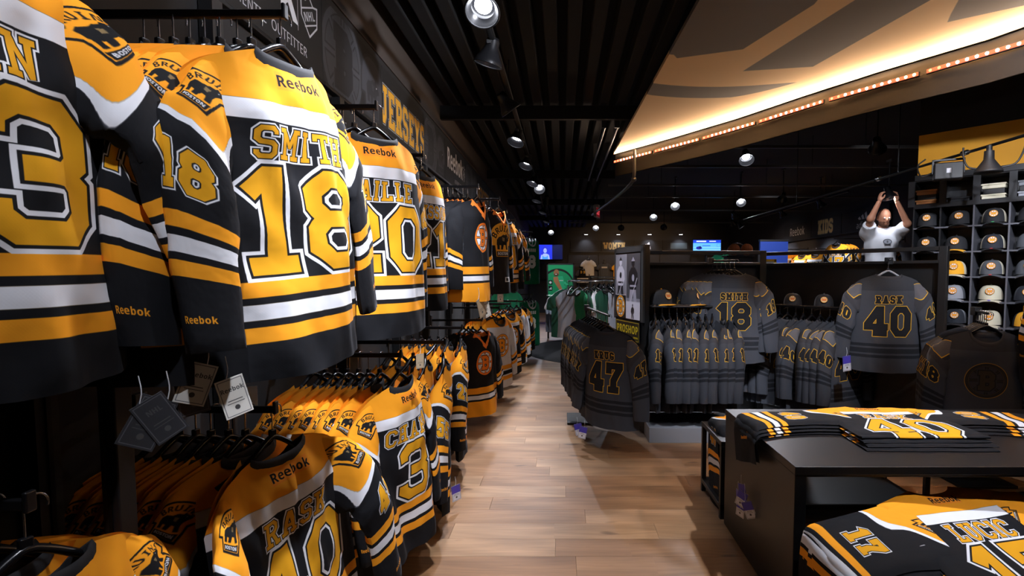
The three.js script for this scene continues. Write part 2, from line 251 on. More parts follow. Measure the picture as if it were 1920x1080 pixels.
// ---------- the jersey: two body panels, two sleeves, a collar ----------
const NW = 0.094;
function jerseyGeo({ L = 0.805, W = 0.27, D = 0.045, bend = 0.07, seed = 1, fold = 0.011, v = false, ndA = 0.022, ndB = 0.075, nu = 30, nv = 34, flare = 0.05, sleeve = 'long', fwd = 0.03, spread = 0, swing = 0, sz = 0.046 } = {}) {
  const xs = [], k1 = Math.round(nu * 0.32), k2 = nu - 2 * k1;
  for (let i = 0; i < k1; i++) xs.push(lerp(-W, -NW, Math.pow(i / k1, 0.8)));
  for (let i = 0; i <= k2; i++) xs.push(lerp(-NW, NW, i / k2));
  for (let i = k1 - 1; i >= 0; i--) xs.push(lerp(W, NW, Math.pow(i / k1, 0.8)));
  const shoulder = (ax) => { const t = (ax - NW) / (W - NW); return ax < NW ? 0.006 : -0.06 * t - 0.07 * t ** 5; };
  const top = (x, nd, vee) => { const ax = Math.abs(x); return ax < NW ? (vee ? -nd * (1 - ax / NW) : -nd * Math.sqrt(Math.max(0, 1 - (ax / NW) ** 2))) : shoulder(ax); };
  const folds = (x, y, u) => {
    const low = sm(-y / L * 1.15);
    const pull = nz(x * 11 - Math.sign(x) * y * 7 + seed, y * 5 + Math.abs(x) * 8, seed + 9) * sm(-y * 8) * (1 - 0.5 * low);
    return fold * (nz(x * 5.5 + seed * 3.7, y * 1.4, seed) * (0.6 + 1.9 * low) + 0.8 * nz(x * 15 + y * 3.5 + seed, y * 1.8, seed + 4) * (0.3 + 1.2 * low) + 0.75 * pull) * (1 - Math.abs(u) ** 6);
  };
  const at = (x, y, side) => {   // the depth of the cloth at (x, y)
    const u = clamp(x / W, -1, 1), ax = Math.abs(x), s = Math.sqrt(Math.max(0, 1 - Math.abs(u) ** 3)), dist = Math.max(0, shoulder(ax) - y);
    const neck = 0.02 * Math.max(0, 1 - (ax / 0.13) ** 2) * (1 - sm(-y / 0.3));
    return side * ((0.009 + D * s * sm(dist / 0.17 + 0.12) + neck) * (1 - Math.abs(u) ** 8)) - bend * Math.abs(u) ** 2.3 + folds(x, y, u);
  };
  const panel = (side, nd, vee) => gridGeo(xs.length - 1, nv, (i, j) => {
    const x0 = side > 0 ? xs[i] : xs[xs.length - 1 - i], t = j / nv, yt = top(x0, nd, vee), u = x0 / W;
    const hem = -L - 0.015 * (1 - u * u) + 0.006 * nz(x0 * 8, seed, 3), y = lerp(yt, hem, t), wide = 1 + flare * sm(-y / L) + 0.02 * nz(y * 4, seed, side);
    return [x0 * wide + swing * y * y, y, at(x0, y, side)];
  }, (i, j, q) => [(q[0] - swing * q[1] * q[1]) * side / BW + 0.5, 1 - (-q[1] + 0.04) / BH]);
  // collar: a folded band around the neck opening
  const ring = [];
  for (let i = 0; i <= 14; i++) { const x = lerp(-NW, NW, i / 14); ring.push([x, top(x, ndA, v === 'A'), at(x, top(x, ndA, v === 'A'), 1)]); }
  for (let i = 1; i < 14; i++) { const x = lerp(NW, -NW, i / 14); ring.push([x, top(x, ndB, v === 'B'), at(x, top(x, ndB, v === 'B'), -1)]); }
  const n = ring.length, mid = [0, -0.02, ring.reduce((a, p) => a + p[2], 0) / n], bw = v ? 0.04 : 0.024;
  const collar = gridGeo(n, 4, (i, j) => {
    const p = ring[i % n], dx = p[0] - mid[0], dz = p[2] - mid[2], l = Math.hypot(dx, dz) || 1, out = [0.007, 0.008, 0.002, -0.003, -0.003][j], dy = [-bw, -bw * 0.3, 0.006, 0, -bw * 0.8][j];
    return [p[0] + (dx / l) * out + (v && j < 1 ? dx * 0.18 : 0), p[1] + dy, p[2] + (dz / l) * out];
  });
  const sleeveOf = (s) => {
    const O = (sleeve === 'long' ? [[0.17, -0.035], [0.235, -0.072], [0.3, -0.15], [0.335, -0.28], [0.352, -0.46], [0.345, -0.705]] : [[0.17, -0.035], [0.235, -0.072], [0.3, -0.13], [0.335, -0.19], [0.36, -0.25], [0.375, -0.3]]);
    const I = (sleeve === 'long' ? [[0.15, -0.29], [0.19, -0.315], [0.205, -0.335], [0.213, -0.38], [0.222, -0.515], [0.23, -0.715]] : [[0.15, -0.3], [0.2, -0.3], [0.22, -0.31], [0.235, -0.315], [0.245, -0.32], [0.25, -0.33]]);
    const curve = (a) => new THREE.CatmullRomCurve3(a.map((p) => new THREE.Vector3(p[0], p[1], 0)));
    const co = curve(O), ci = curve(I), nr = sleeve === 'long' ? Math.round(nv * 0.75) : 8, ns = 18, arc = [0];
    for (let j = 1; j <= nr; j++) arc.push(arc[j - 1] + co.getPoint(j / nr).distanceTo(co.getPoint((j - 1) / nr)));
    return gridGeo(ns, nr + 2, (i, j) => {
      const jj = Math.min(j, nr), t = jj / nr, o = co.getPoint(t), q = ci.getPoint(t), a = (-i / ns) * Math.PI * 2 * s + Math.PI;
      const shrink = j > nr ? (j === nr + 1 ? 0.82 : 0.05) : 1, up = j > nr ? 0.012 : 0;
      const cx = (o.x + q.x) / 2, cy = (o.y + q.y) / 2, hx = (o.x - q.x) / 2, hy = (o.y - q.y) / 2, dz = lerp(0.02, sz, sm(t * 4)) * lerp(1, 0.62, t);
      const c = Math.cos(a) * shrink, sn = Math.sin(a) * shrink, wob = 1 + (0.24 * nz(t * 5 + seed * 2, Math.cos(a) * 1.3, Math.sin(a) * 1.3 + s * 3) + 0.13 * nz(t * 13 + seed + Math.cos(a) * 2, Math.cos(a) * 2.2, Math.sin(a) * 2.2 + s * 5)) * sm(t * 3);
      const X = cx + hx * c * wob + spread * t * t, Y = cy + hy * c * wob + up;
      const Z = sn * dz * wob - bend * Math.min(1.15, Math.abs(cx + hx * c) / W) ** 2.3 * (1 - 0.35 * t) + fwd * sm(t * 1.6) + 0.012 * nz(t * 5, seed, s) * sm(t * 2);
      return [s * X + swing * Y * Y, Y, Z];
    }, (i, j, p) => {
      const u = i / ns, jt = Math.min(j, nr) / nr, low = Math.max(0, co.getPoint(jt).y - p[1]) * (1 - sm(jt / 0.55));   // 0 at the inner seam, running so that print reads from the print side
      return [u + (s > 0 ? 0.249 : -0.029), 1 - (arc[Math.min(j, nr)] + low) / SH];
    });
  };
  return { front: panel(1, ndA, v === 'A'), back: panel(-1, ndB, v === 'B'), collar, right: sleeveOf(1), left: sleeveOf(-1) };
}
const G = {
  hero: [1, 2, 3].map((seed) => jerseyGeo({ seed, nu: 36, nv: 44, fwd: 0.05, bend: 0.08, fold: 0.024 })),
  stack: [5, 6].map((seed) => jerseyGeo({ seed, nu: 16, nv: 18, D: 0.02, bend: 0.05, fold: 0.006, fwd: 0.01 })),
  wide: jerseyGeo({ seed: 1, nu: 36, nv: 44, fwd: 0.07, bend: 0.05, spread: 0.13, fold: 0.024 }),
  tucked: [2, 4].map((seed) => jerseyGeo({ seed, nu: 36, nv: 44, fwd: -0.02, bend: 0.13, spread: -0.05, fold: 0.024 })),
  lower: [3, 8].map((seed) => jerseyGeo({ seed, nu: 36, nv: 44, fwd: 0.1, bend: -0.02, spread: 0.05, fold: 0.024 })),
  vee: [11, 12].map((seed) => jerseyGeo({ seed, nu: 30, nv: 32, v: 'A', ndA: 0.12, ndB: 0.02, bend: 0.1, fold: 0.015 })),
  round: [15].map((seed) => jerseyGeo({ seed, nu: 22, nv: 24, ndA: 0.08, ndB: 0.02, bend: 0.06 })),
  slim: [21, 22, 23].map((seed) => jerseyGeo({ seed, nu: 14, nv: 20, D: 0.024, bend: 0.02, fold: 0.012, fwd: 0.02 * (seed - 22), sz: 0.075 })),
  tee: [31, 32].map((seed) => jerseyGeo({ seed, nu: 14, nv: 12, D: 0.022, bend: 0.03, fold: 0.01, sleeve: 'short', L: 0.72, W: 0.25 })),
};
const hookGeo = (() => { const p = [[0, 0.03, 0], [0, 0.06, 0], [0, 0.095, 0]]; for (let k = 0; k <= 8; k++) { const a = k / 8 * Math.PI * 1.12; p.push([0.019 - 0.019 * Math.cos(a), 0.108 + 0.021 * Math.sin(a), 0]); } return tube(p, 0.0022, 30, 6); })();
const hangerBody = (() => {
  const g = tube([[-0.165, -0.072, -0.028], [-0.12, -0.045, -0.012], [-0.07, -0.008, 0], [-0.025, 0.022, 0], [0, 0.032, 0], [0.025, 0.022, 0], [0.07, -0.008, 0], [0.12, -0.045, -0.012], [0.165, -0.072, -0.028]], 0.0085, 36, 8); g.scale(1, 1, 1.2); return g;
})();
const neckClip = merge(rbox(0.022, 0.03, 0.014, 0.004, 0, 0.04, 0));
function makeHanger(lab, [x, y, d], turn, group, pale) {
  const t = thing('clothes_hanger', lab, 'hanger', [x, y, d], turn, group);
  mesh('hook', hookGeo, M.chrome, t); mesh('hanger_body', hangerBody, pale ? M.paleplastic : M.plastic, t); mesh('size_clip', neckClip, M.plastic, t);
  return t;
}
M.paleplastic = std(0x9fa3ab, 0.25);
const labelGeo = rbox(0.07, 0.05, 0.002, 0.0008, 0, -0.058, -0.036), facing = { back: ['back_panel', 'front_panel'], front: ['front_panel', 'back_panel'] };
// look: { a, b: the two panel cloths, sleeve, collar, side: which panel is turned to +z }
function makeJersey(geo, look, lab, pos, turn, group, name = 'hockey_jersey', cat = 'jersey') {
  const t = thing(name, lab, cat, pos, turn, group), [na, nb] = facing[look.side ?? 'back'];
  mesh(na, geo.front, look.a, t); mesh(nb, geo.back, look.b, t);
  mesh('collar', geo.collar, look.collar ?? M.collar, t); if (look.collar === M.orange) mesh('neck_label', labelGeo, M.white, t);
  mesh('sleeve', geo.right, look.sleeve, t); mesh('sleeve', geo.left, look.sleeveL ?? look.sleeve, t);
  return t;
}
// cloths
const hf = cloth(homeFront());
const HOME = {};
for (const [num, name, w] of [['63', 'SHAN', 384], ['18', 'SMITH', 384], ['20', 'PAILLE', 384], ['21', 'ERIKSSON', 384], ['40', 'RASK', 384], ['3', 'CHARA', 384], ['17', 'LUCIC', 384]]) HOME[num] = { a: cloth(homeBack(name, num)), b: hf, sleeve: cloth(homeSleeve(num, w)) };
const STACKS = { 5: cloth(homeSleeve('55', 256)), 7: cloth(homeSleeve('27', 256)), 8: HOME[18].sleeve, 4: cloth(homeSleeve('46', 256)) };
const plainHome = cloth(bodyTex(512, homeBase));
const homeStack = (k) => ({ a: plainHome, b: plainHome, sleeve: STACKS[k] ?? HOME[k].sleeve });
const VEE_B = { a: cloth(vneckFront('b')), b: cloth(vneckFront('b').clone()), sleeve: cloth(vneckSleeve()), collar: M.orange, side: 'front' }; VEE_B.b = VEE_B.a;
const VEE_BEAR = { a: cloth(vneckFront('bear')), b: VEE_B.a, sleeve: VEE_B.sleeve, collar: M.orange, side: 'front' };
const WHITES = { a: cloth(whiteFront()), sleeve: cloth(whiteSleeve()), collar: M.collar, side: 'front' }; WHITES.b = WHITES.a;
const HOMEF = { a: hf, b: hf, sleeve: HOME[18].sleeve, side: 'front' };
const gf = cloth(greyFront());
const GREYS = {}; for (const [num, name] of [['47', 'KRUG'], ['18', 'SMITH'], ['40', 'RASK']]) GREYS[num] = { a: cloth(greyBack(name, num)), b: gf, sleeve: cloth(greySleeve(num)), collar: M.grey };
const GREYF = { a: gf, b: gf, sleeve: GREYS[18].sleeve, collar: M.grey, side: 'front' };

// ---------- the left wall: arms, hangers, jerseys ----------
const TURN = 0.96;                      // faces turned out of the wall towards the shop entrance
function arm(y, d, reach, lab) {        // a straight display arm standing out of the wall
  const t = thing('display_rail', lab, 'display arm', [-1.3, y, d]);
  mesh('bar', rbox(reach, 0.022, 0.014, 0.004, reach / 2, 0, 0), M.gloss, t);
  mesh('end_stop', rbox(0.01, 0.04, 0.022, 0.004, reach, 0.006, 0), M.gloss, t);
  mesh('bracket', rbox(0.02, 0.12, 0.05, 0.004, 0.012, -0.01, 0), M.black, t);
  return t;
}
function display(o) {
  // o: x, y (neck), d, geo, look, lab (front jersey), where (phrase for the stack), stack: [count, step, look, geo], turn
  const turn = o.turn ?? TURN, hy = o.y;
  arm(hy + 0.116, o.d, o.x + 1.3 + 0.012, 'black wall arm that carries ' + o.where);
  const front = makeJersey(o.geo, o.look, o.lab, [o.x, o.y, o.d], turn); front.rotation.order = 'YXZ'; front.rotation.z = o.roll ?? 0.02;
  makeHanger('black hanger with chrome hook of ' + o.hang, [o.x, hy, o.d], turn);
  const [n, step, look, geos] = o.stack;
  let proto = null, hp = null;
  for (let k = 1; k <= n; k++) {
    const pos = [o.x - 0.035 - step * k, o.y - 0.004 * (k % 2), o.d + 0.012 * (rnd() - 0.5)], tn = turn + 0.08 * (rnd() - 0.5);
    const lab = `${look.kind ?? 'black and gold'} jersey ${ORD[k - 1]} behind ${o.where}`, hlab = `black hanger ${ORD[k - 1]} behind that of ${o.where}`;
    if (!proto || k % 2 === 0 && k === 2) { const t = makeJersey(geos[k % geos.length], look, lab, pos, tn, 'stack of ' + o.where); if (!proto) proto = t; }
    else copy(proto, pos, tn, lab);
    if (!hp) hp = makeHanger(hlab, [pos[0], o.y, pos[2]], tn, 'hangers over ' + o.where); else copy(hp, [pos[0], o.y, pos[2]], tn, hlab);
  }
}
const S = (k) => homeStack(k);
display({ x: -1.025, y: 2.10, d: 0.875, geo: G.wide, look: HOME[63], lab: 'large black jersey with white-edged gold three at the left edge of the picture', where: 'the nearest upper jersey at the left edge', hang: 'the nearest upper jersey at the left edge', stack: [2, 0.05, S(4), G.stack], turn: 1.2 });
display({ x: -0.735, y: 2.06, d: 1.43, geo: G.hero[1], look: HOME[18], lab: 'black jersey with gold yoke and a large gold eighteen, hanging upper left', where: 'the upper gold-yoked eighteen jersey', hang: 'the upper gold-yoked eighteen jersey', stack: [8, 0.04, S(8), G.stack], turn: 1.3, roll: 0.1 });
display({ x: -0.765, y: 2.06, d: 2.2, geo: G.tucked[0], look: HOME[20], lab: 'black jersey with gold twenty, just right of the upper eighteen jersey', where: 'the gold-yoked twenty jersey', hang: 'the gold-yoked twenty jersey', stack: [3, 0.045, S(4), G.stack], turn: 0.8 });
display({ x: -0.85, y: 2.10, d: 3.25, geo: G.tucked[1], look: HOME[21], lab: 'brightly lit black jersey with gold twenty-one on the upper row', where: 'the gold-yoked twenty-one jersey', hang: 'the gold-yoked twenty-one jersey', stack: [3, 0.05, S(4), G.stack] });
display({ x: -0.70, y: 2.10, d: 4.4, turn: 1.2, geo: G.vee[0], look: VEE_B, lab: 'upper black jersey with orange V-neck and an orange spoked B', where: 'the upper V-neck jersey with the spoked B', hang: 'the upper V-neck jersey with the spoked B', stack: [6, 0.04, { ...VEE_B, kind: 'black orange-necked' }, [G.vee[1]]] });
display({ x: -0.64, y: 2.13, d: 5.35, turn: 1.1, geo: G.vee[1], look: VEE_BEAR, lab: 'black jersey with orange V-neck and a gold bear crest on the chest', where: 'the V-neck jersey with the bear crest', hang: 'the V-neck jersey with the bear crest', stack: [4, 0.045, { ...VEE_BEAR, kind: 'black orange-necked' }, [G.vee[0]]] });
display({ x: -0.67, y: 2.12, d: 6.3, geo: G.hero[1], look: HOME[3], lab: 'black jersey with striped sleeve, sixth of the upper row from the eighteen', where: 'the upper jersey past the bear crest', hang: 'the upper jersey past the bear crest', stack: [2, 0.05, S(4), G.stack] });
display({ x: -0.66, y: 2.12, d: 7.3, geo: G.hero[2], look: HOME[40], lab: 'gold-shouldered black jersey, last before the green tops', where: 'the last upper jersey before the green tops', hang: 'the last upper jersey before the green tops', stack: [2, 0.05, S(4), G.stack] });
// lower row
display({ x: -0.985, y: 0.965, d: 0.95, geo: G.hero[2], look: HOME[20], lab: 'jersey with gold yoke in the bottom left corner of the picture', where: 'the bottom left corner', hang: 'the jersey in the bottom left corner', stack: [3, 0.04, S(4), G.stack], turn: 1.3 });
display({ x: -0.885, y: 0.975, d: 1.6, roll: 0.12, geo: G.lower[0], look: HOME[40], lab: 'black jersey with orange-gold yoke and gold forty, lower left', where: 'the lower gold-yoked forty jersey', hang: 'the lower gold-yoked forty jersey', stack: [6, 0.05, S(4), G.stack], turn: 1.3 });
display({ x: -0.745, y: 1.02, d: 2.4, roll: 0.1, geo: G.hero[0], look: HOME[3], lab: 'black jersey with a single large gold three on the lower row', where: 'the lower gold-yoked three jersey', hang: 'the lower gold-yoked three jersey', stack: [7, 0.05, S(3), G.stack], turn: 1.32 });
display({ x: -0.7, y: 0.99, d: 3.1, geo: G.slim[0], look: homeStack(5), lab: 'edge-on black jersey with sleeve number five, lower row past the three', where: 'the edge-on jerseys with a sleeve five', hang: 'the edge-on jersey with sleeve number five', stack: [4, 0.07, S(5), G.slim], turn: 1.8 });
display({ x: -0.76, y: 0.99, d: 3.95, geo: G.slim[1], look: homeStack(7), lab: 'edge-on black jersey with sleeve number seven, lower row', where: 'the edge-on jerseys with a sleeve seven', hang: 'the edge-on jersey with sleeve number seven', stack: [5, 0.065, S(7), G.slim], turn: 1.75 });
display({ x: -0.80, y: 0.94, d: 5.2, geo: G.vee[1], look: VEE_B, lab: 'lower black jersey with orange V-neck and an orange spoked B', where: 'the lower V-neck jersey with the spoked B', hang: 'the lower V-neck jersey with the spoked B', stack: [3, 0.045, { ...VEE_B, kind: 'black orange-necked' }, [G.vee[0]]], turn: 0.9 });
display({ x: -0.75, y: 1.0, d: 6.2, geo: G.round[0], look: WHITES, lab: 'white jersey with gold and black hem stripes, nearer of the two', where: 'the nearer white jersey', hang: 'the nearer white jersey', stack: [3, 0.05, { ...WHITES, kind: 'white' }, G.round] });
display({ x: -0.70, y: 1.0, d: 7.0, geo: G.round[0], look: HOMEF, lab: 'black jersey with round spoked B between the two white jerseys', where: 'the black jersey between the white ones', hang: 'the black jersey between the white ones', stack: [2, 0.05, { ...HOMEF, kind: 'black' }, G.round] });
display({ x: -0.68, y: 1.0, d: 7.8, geo: G.round[0], look: { ...WHITES, a: WHITES.b }, lab: 'white jersey with gold and black hem stripes, farther of the two', where: 'the farther white jersey', hang: 'the farther white jersey', stack: [2, 0.05, { ...WHITES, kind: 'white' }, G.round] });
display({ x: -0.66, y: 0.95, d: 8.7, geo: G.round[0], look: HOMEF, lab: 'small dark jersey, last of the lower row before the green basketball top', where: 'the last lower jersey', hang: 'the last lower jersey', stack: [1, 0.05, { ...HOMEF, kind: 'black' }, G.round] });
{ const t = thing('divider_post', 'dark vertical post in front of the shaded lower jersey stack, lower left', 'post', [-1.02, 0, 1.2]); mesh('upright', rbox(0.04, 1.26, 0.05, 0.004, 0, 0.63, 0), M.black, t); mesh('slot_strip', box(0.008, 1.2, 0.004, 0, 0.63, 0.026), M.steel, t); mesh('foot', rbox(0.12, 0.02, 0.16, 0.004, 0, 0.011, 0), M.black, t);
  const c = thing('white_card', 'small white card behind the hooks over the lower forty jersey', 'card', [-1.07, 1.09, 1.74], 0.7); mesh('sheet', rbox(0.11, 0.075, 0.003, 0.001), std(0xdfe6ee, 0.5), c); mesh('holder', box(0.02, 0.1, 0.008, 0, 0.03, -0.006), M.black, c); }

// ---------- room shell ----------
const W = { black: std(0x18181a, 0.75), deck: std(0x0c0c0d, 0.9), brown: std(0x4a4039, 0.9), back: std(0x3a3b40, 0.85), ceiling: std(0x0c0c0d, 0.9) };
struct('wall_left', box(0.12, 3.5, 26, -1.37, 1.75, -9), W.black);
struct('wall_back', box(8.4, 3.5, 0.12, 2.6, 1.75, -21.06), W.back);
struct('wall_right', box(0.12, 3.5, 26, 6.56, 1.75, -9), W.back);
struct('wall_front', box(8.4, 3.5, 0.12, 2.6, 1.75, 4.06), W.black);
const ceilingMesh = struct('ceiling', box(8.4, 0.1, 26, 2.6, 3.55, -9), W.ceiling);
struct('trim_1', box(0.05, 0.42, 21, -1.325, 3.26, -10.5), W.brown);   // pale strip of wall above the signs
// deck ribs
for (let k = 0; k < 12; k++) mesh('deck_rib', rbox(0.1, 0.13, 24, 0.012, -1.16 + k * 0.178, 3.38, -8.6), W.deck, ceilingMesh);
for (const [d, x0, x1] of [[2.3, -1.3, 0.82], [5.8, -1.3, 0.82], [9.3, -1.3, 0.9], [12.8, -1.3, 1.0], [16.3, -1.3, 1.0]]) struct('trim_' + (2 + Math.round(d)), box(x1 - x0, 0.14, 0.06, (x0 + x1) / 2, 3.22, -d), W.deck);
// floor: planks near, a plank-printed field beyond
const woodTex = canvasTex(1024, 1024, (x) => {   // 2 m x 2 m of oak grain running along u
  const im = x.createImageData(1024, 1024);
  for (let j = 0; j < 1024; j++) for (let i = 0; i < 1024; i++) {
    const u = i / 1024 * 2, v = j / 1024 * 2, w = nz(u * 1.3, v * 5, 3) * 0.9, g = 0.5 + 0.5 * nz(u * 2.2 + w * 0.3, v * 38 + w * 3, 7), f = nz(u * 9, v * 190, 11), blot = nz(u * 2.4, v * 7, 21);
    const kn = Math.max(0, nz(u * 5, v * 12, 31) - 0.52) * 2.2, k = clamp(0.62 + 0.3 * (g - 0.5) + 0.10 * f + 0.26 * blot - kn, 0, 1), o = (j * 1024 + i) * 4;
    im.data[o] = 92 + 112 * k; im.data[o + 1] = 66 + 96 * k; im.data[o + 2] = 44 + 76 * k; im.data[o + 3] = 255;
  }
  x.putImageData(im, 0, 0);
}, { repeat: true });
const woods = [0xffffff, 0xe6ddd4, 0xf2e8da, 0xd8cdc2].map((c) => new THREE.MeshPhysicalMaterial({ map: woodTex, color: c, roughness: 0.5, clearcoat: 0.12, clearcoatRoughness: 0.45, bumpMap: woodTex, bumpScale: 0.0008 }));
const floorMesh = struct('floor', box(8.4, 0.1, 26, 2.6, -0.062, -9), std(0x6a5038, 0.9));
const PW = 0.19, lengths = [1.2, 1.5, 1.8, 2.1];
const plankGeos = lengths.flatMap((l, a) => [0, 1, 2].map((b) => {
  const g = rbox(l - 0.0012, 0.012, PW - 0.0012, 0.001), p = g.attributes.position, uv = g.attributes.uv;
  for (let i = 0; i < p.count; i++) uv.setXY(i, p.getX(i) / 2 + a * 0.37 + b * 0.21, p.getZ(i) / 2 + b * 0.33 + a * 0.19);
  return g;
}));
for (let r = 0; r < 40; r++) {
  const d = 2.0 + (r + 0.5) * PW; let x = -1.3 - (r * 0.61 % 1.1);
  while (x < 3.5) { const a = Math.floor(rnd() * 4), l = lengths[a]; if (x + l > -1.3) { const m = mesh('plank', plankGeos[a * 3 + Math.floor(rnd() * 3)], woods[Math.floor(rnd() * 4)], floorMesh); m.position.set(x + l / 2, -0.006, -d); } x += l; }
}
{ const far = box(8.4, 0.012, 11.4, 2.6, -0.006, -(9.6 + 5.7)), p = far.attributes.position; for (let i = 0; i < p.count; i++) far.attributes.uv.setXY(i, p.getX(i) / 2, p.getZ(i) / 2); mesh('plank_field', far, woods[0], floorMesh).userData.kind = 'stuff'; }

// ---------- sign band over the left wall ----------
const signFace = (w, h, draw) => new THREE.MeshStandardMaterial({ map: canvasTex(w, h, draw), roughness: 0.75 });
const band0 = '#090a0b';
function cityPattern(x, x0, x1) {   // tone-on-tone print: big B in a wheel, bear
  x.save(); x.globalAlpha = 0.9; const c = (x0 + x1) / 2;
  spokedB(x, c - 0.2, 0.24, 0.3, { rim: '#3a3b40', field: '#34353a', ink: '#141517', b: '#1a1b1e' });
  x.translate(c + 0.28, 0.24); bearPatch(x, 0, 0, 0.4, { ink: '#1a1b1e', ground: '#37383d', tint: '#2c2d31', words: false }); x.restore();
}
function nhlShield(x, cx, cy, s, col) {
  poly(x, [[cx - s * 0.42, cy - s * 0.38], [cx - s * 0.2, cy - s * 0.32], [cx, cy - s * 0.5], [cx + s * 0.2, cy - s * 0.32], [cx + s * 0.42, cy - s * 0.38], [cx + s * 0.4, cy + s * 0.12], [cx, cy + s * 0.5], [cx - s * 0.4, cy + s * 0.12]], null, col, s * 0.05);
  x.save(); x.translate(cx, cy); x.rotate(-0.45); label(x, 'NHL', 0, 0, s * 0.3, col); x.strokeStyle = col; x.lineWidth = s * 0.04; for (const dy of [-0.2, 0.2]) { x.beginPath(); x.moveTo(-s * 0.36, s * dy); x.lineTo(s * 0.36, s * dy); x.stroke(); } x.restore();
}
const HB = 0.45;
const logoFace = (len) => signFace(1024, 288, (x, w, h) => {
  metres(x, w, h, len, HB, 0, 0); x.fillStyle = band0; x.fillRect(0, 0, 9, 9);
  x.save(); x.translate(len * 0.465, 0.17); x.scale(len / 1.5, 1); label(x, 'Reebok', 0, 0, 0.31, '#c9cace'); x.restore();
  x.fillStyle = '#8a8b90'; x.fillRect(len * 0.83, 0.06, 0.006, 0.24); nhlShield(x, len * 0.91, 0.18, 0.2, '#b4b6bb');
  x.save(); x.translate(len * 0.655, 0.375); x.scale(len / 1.5, 1); label(x, 'AUTHENTIC  OUTFITTER', 0, 0, 0.065, '#b4b6bb', 'normal'); x.restore();
});
const jerseysFace = (len) => signFace(1024, 288, (x, w, h) => { metres(x, w, h, len, HB, 0, 0); x.fillStyle = band0; x.fillRect(0, 0, 9, 9); blockText(x, 'JERSEYS', len / 2, 0.125, 0.27, 0.047, [[0.026, '#8d8e92'], [0.011, '#141517'], [0, '#d39a22']], 0.024, 0.84 * len / 1.18); });
const patternFace = signFace(512, 256, (x, w, h) => { metres(x, w, h, 0.95, HB, 0, 0); x.fillStyle = band0; x.fillRect(0, 0, 9, 9); cityPattern(x, 0, 0.95); });
function signPanel(d0, d1, face, lab) {
  const t = thing('signboard', lab, 'sign', [-1.31, 2.76, (d0 + d1) / 2]), g = box(0.05, HB, d1 - d0 - 0.006);
  mesh('board', g, [face, W.black, W.black, W.black, W.black, W.black], t); mesh('edge_rail', rbox(0.06, 0.02, d1 - d0, 0.004, 0.005, -HB / 2 - 0.01, 0), M.steel, t); return t;
}
signPanel(0.4, 1.38, patternFace, 'dark sign panel over the nearest upper jersey, above the picture');
signPanel(1.38, 2.93, logoFace(1.5), 'black sign panel with large pale brand lettering above the upper eighteen jersey');
signPanel(2.93, 3.88, patternFace, 'dark sign panel with tone-on-tone B wheel and bear, left of the nearer gold lettering');
signPanel(3.88, 5.02, jerseysFace(1.18), 'sign panel with gold block letters, nearer of the two');
signPanel(5.02, 5.9, patternFace, 'dark tone-on-tone sign panel between the nearer gold lettering and the far pale lettering');
signPanel(5.9, 7.15, logoFace(1.5), 'black sign panel with small pale brand lettering, farther of the two');
signPanel(7.15, 8.15, patternFace, 'dark tone-on-tone sign panel before the farther gold lettering');
signPanel(8.15, 9.35, jerseysFace(1.18), 'sign panel with gold block letters, farther of the two');
signPanel(9.35, 10.6, patternFace, 'dark tone-on-tone sign panel past the farther gold lettering');
// wall standards between the bays
[1.28, 2.0, 3.1, 4.1, 5.0, 6.0, 7.2].forEach((d, k) => { const t = thing('wall_upright', 'black wall upright, ' + ORD[k] + ' from the near end of the jersey wall', 'upright', [-1.28, 0, d]); mesh('channel', box(0.05, 2.5, 0.06, 0, 1.25, 0), M.black, t); mesh('slot_strip', box(0.006, 2.4, 0.012, 0.027, 1.25, 0), M.steel, t); });

M.rail = std(0x5c5a58, 0.4, { metalness: 0.5 });
// ---------- ceiling tracks and lamps ----------
const lensGlow = (c, k = 30) => new THREE.MeshStandardMaterial({ color: 0x111111, emissive: c, emissiveIntensity: k, roughness: 0.4 });
const coolLens = lensGlow(COOL), warmLens = lensGlow(0xffa860, 8);
const shadeGeo = new THREE.LatheGeometry([[0.0, -0.13], [0.028, -0.13], [0.034, -0.115], [0.036, -0.08], [0.05, -0.05], [0.068, -0.02], [0.074, 0.0], [0.07, 0.0], [0.064, -0.02], [0.05, -0.035]].map((p) => new THREE.Vector2(...p)), 28).rotateX(Math.PI / 2);
const lensGeo = new THREE.CylinderGeometry(0.037, 0.037, 0.006, 28).rotateX(Math.PI / 2).translate(0, 0, -0.05), rimGeo = new THREE.TorusGeometry(0.072, 0.004, 8, 32);
function head([x, d, y, ax, ay, ad, power, col = COOL, ang = LAMP_ANGLE], lab, high = 3.03) {
  const t = thing('track_spotlight', lab, 'spotlight', [x, y, d]), aim = new THREE.Vector3(ax - x, ay - y, -(ad - d)).normalize();
  const q = new THREE.Quaternion().setFromUnitVectors(new THREE.Vector3(0, 0, 1), aim);
  for (const [n, g, m] of [['shade', shadeGeo, M.gloss], ['rim', rimGeo, M.steel], ['lens', lensGeo, col === WARM ? warmLens : coolLens]]) mesh(n, g, m, t).quaternion.copy(q);
  const b = aim.clone().multiplyScalar(-0.07);
  mesh('stem', bar([b.x, b.y, b.z], [b.x, high - y, b.z], 0.009), M.black, t); mesh('adapter', rbox(0.034, 0.03, 0.12, 0.004, b.x, high - 0.005 - y, b.z), M.black, t);
  const l = new THREE.SpotLight(col, LAMP_POWER * power, 0, ang, 0.55, 2); l.castShadow = true; l.shadow.radius = 1.6; l.name = 'spot_lamp'; for (const c of t.children) if (['shade', 'rim', 'lens'].includes(c.name)) c.scale.setScalar(1.3);
  l.position.copy(aim).multiplyScalar(-0.03); l.target.position.copy(aim).multiplyScalar(2); t.add(l, l.target); return t;
}
const leftNames = ['above the nearest jersey', 'above the eighteen jersey', 'as the large bright lamp at the top of the picture'];
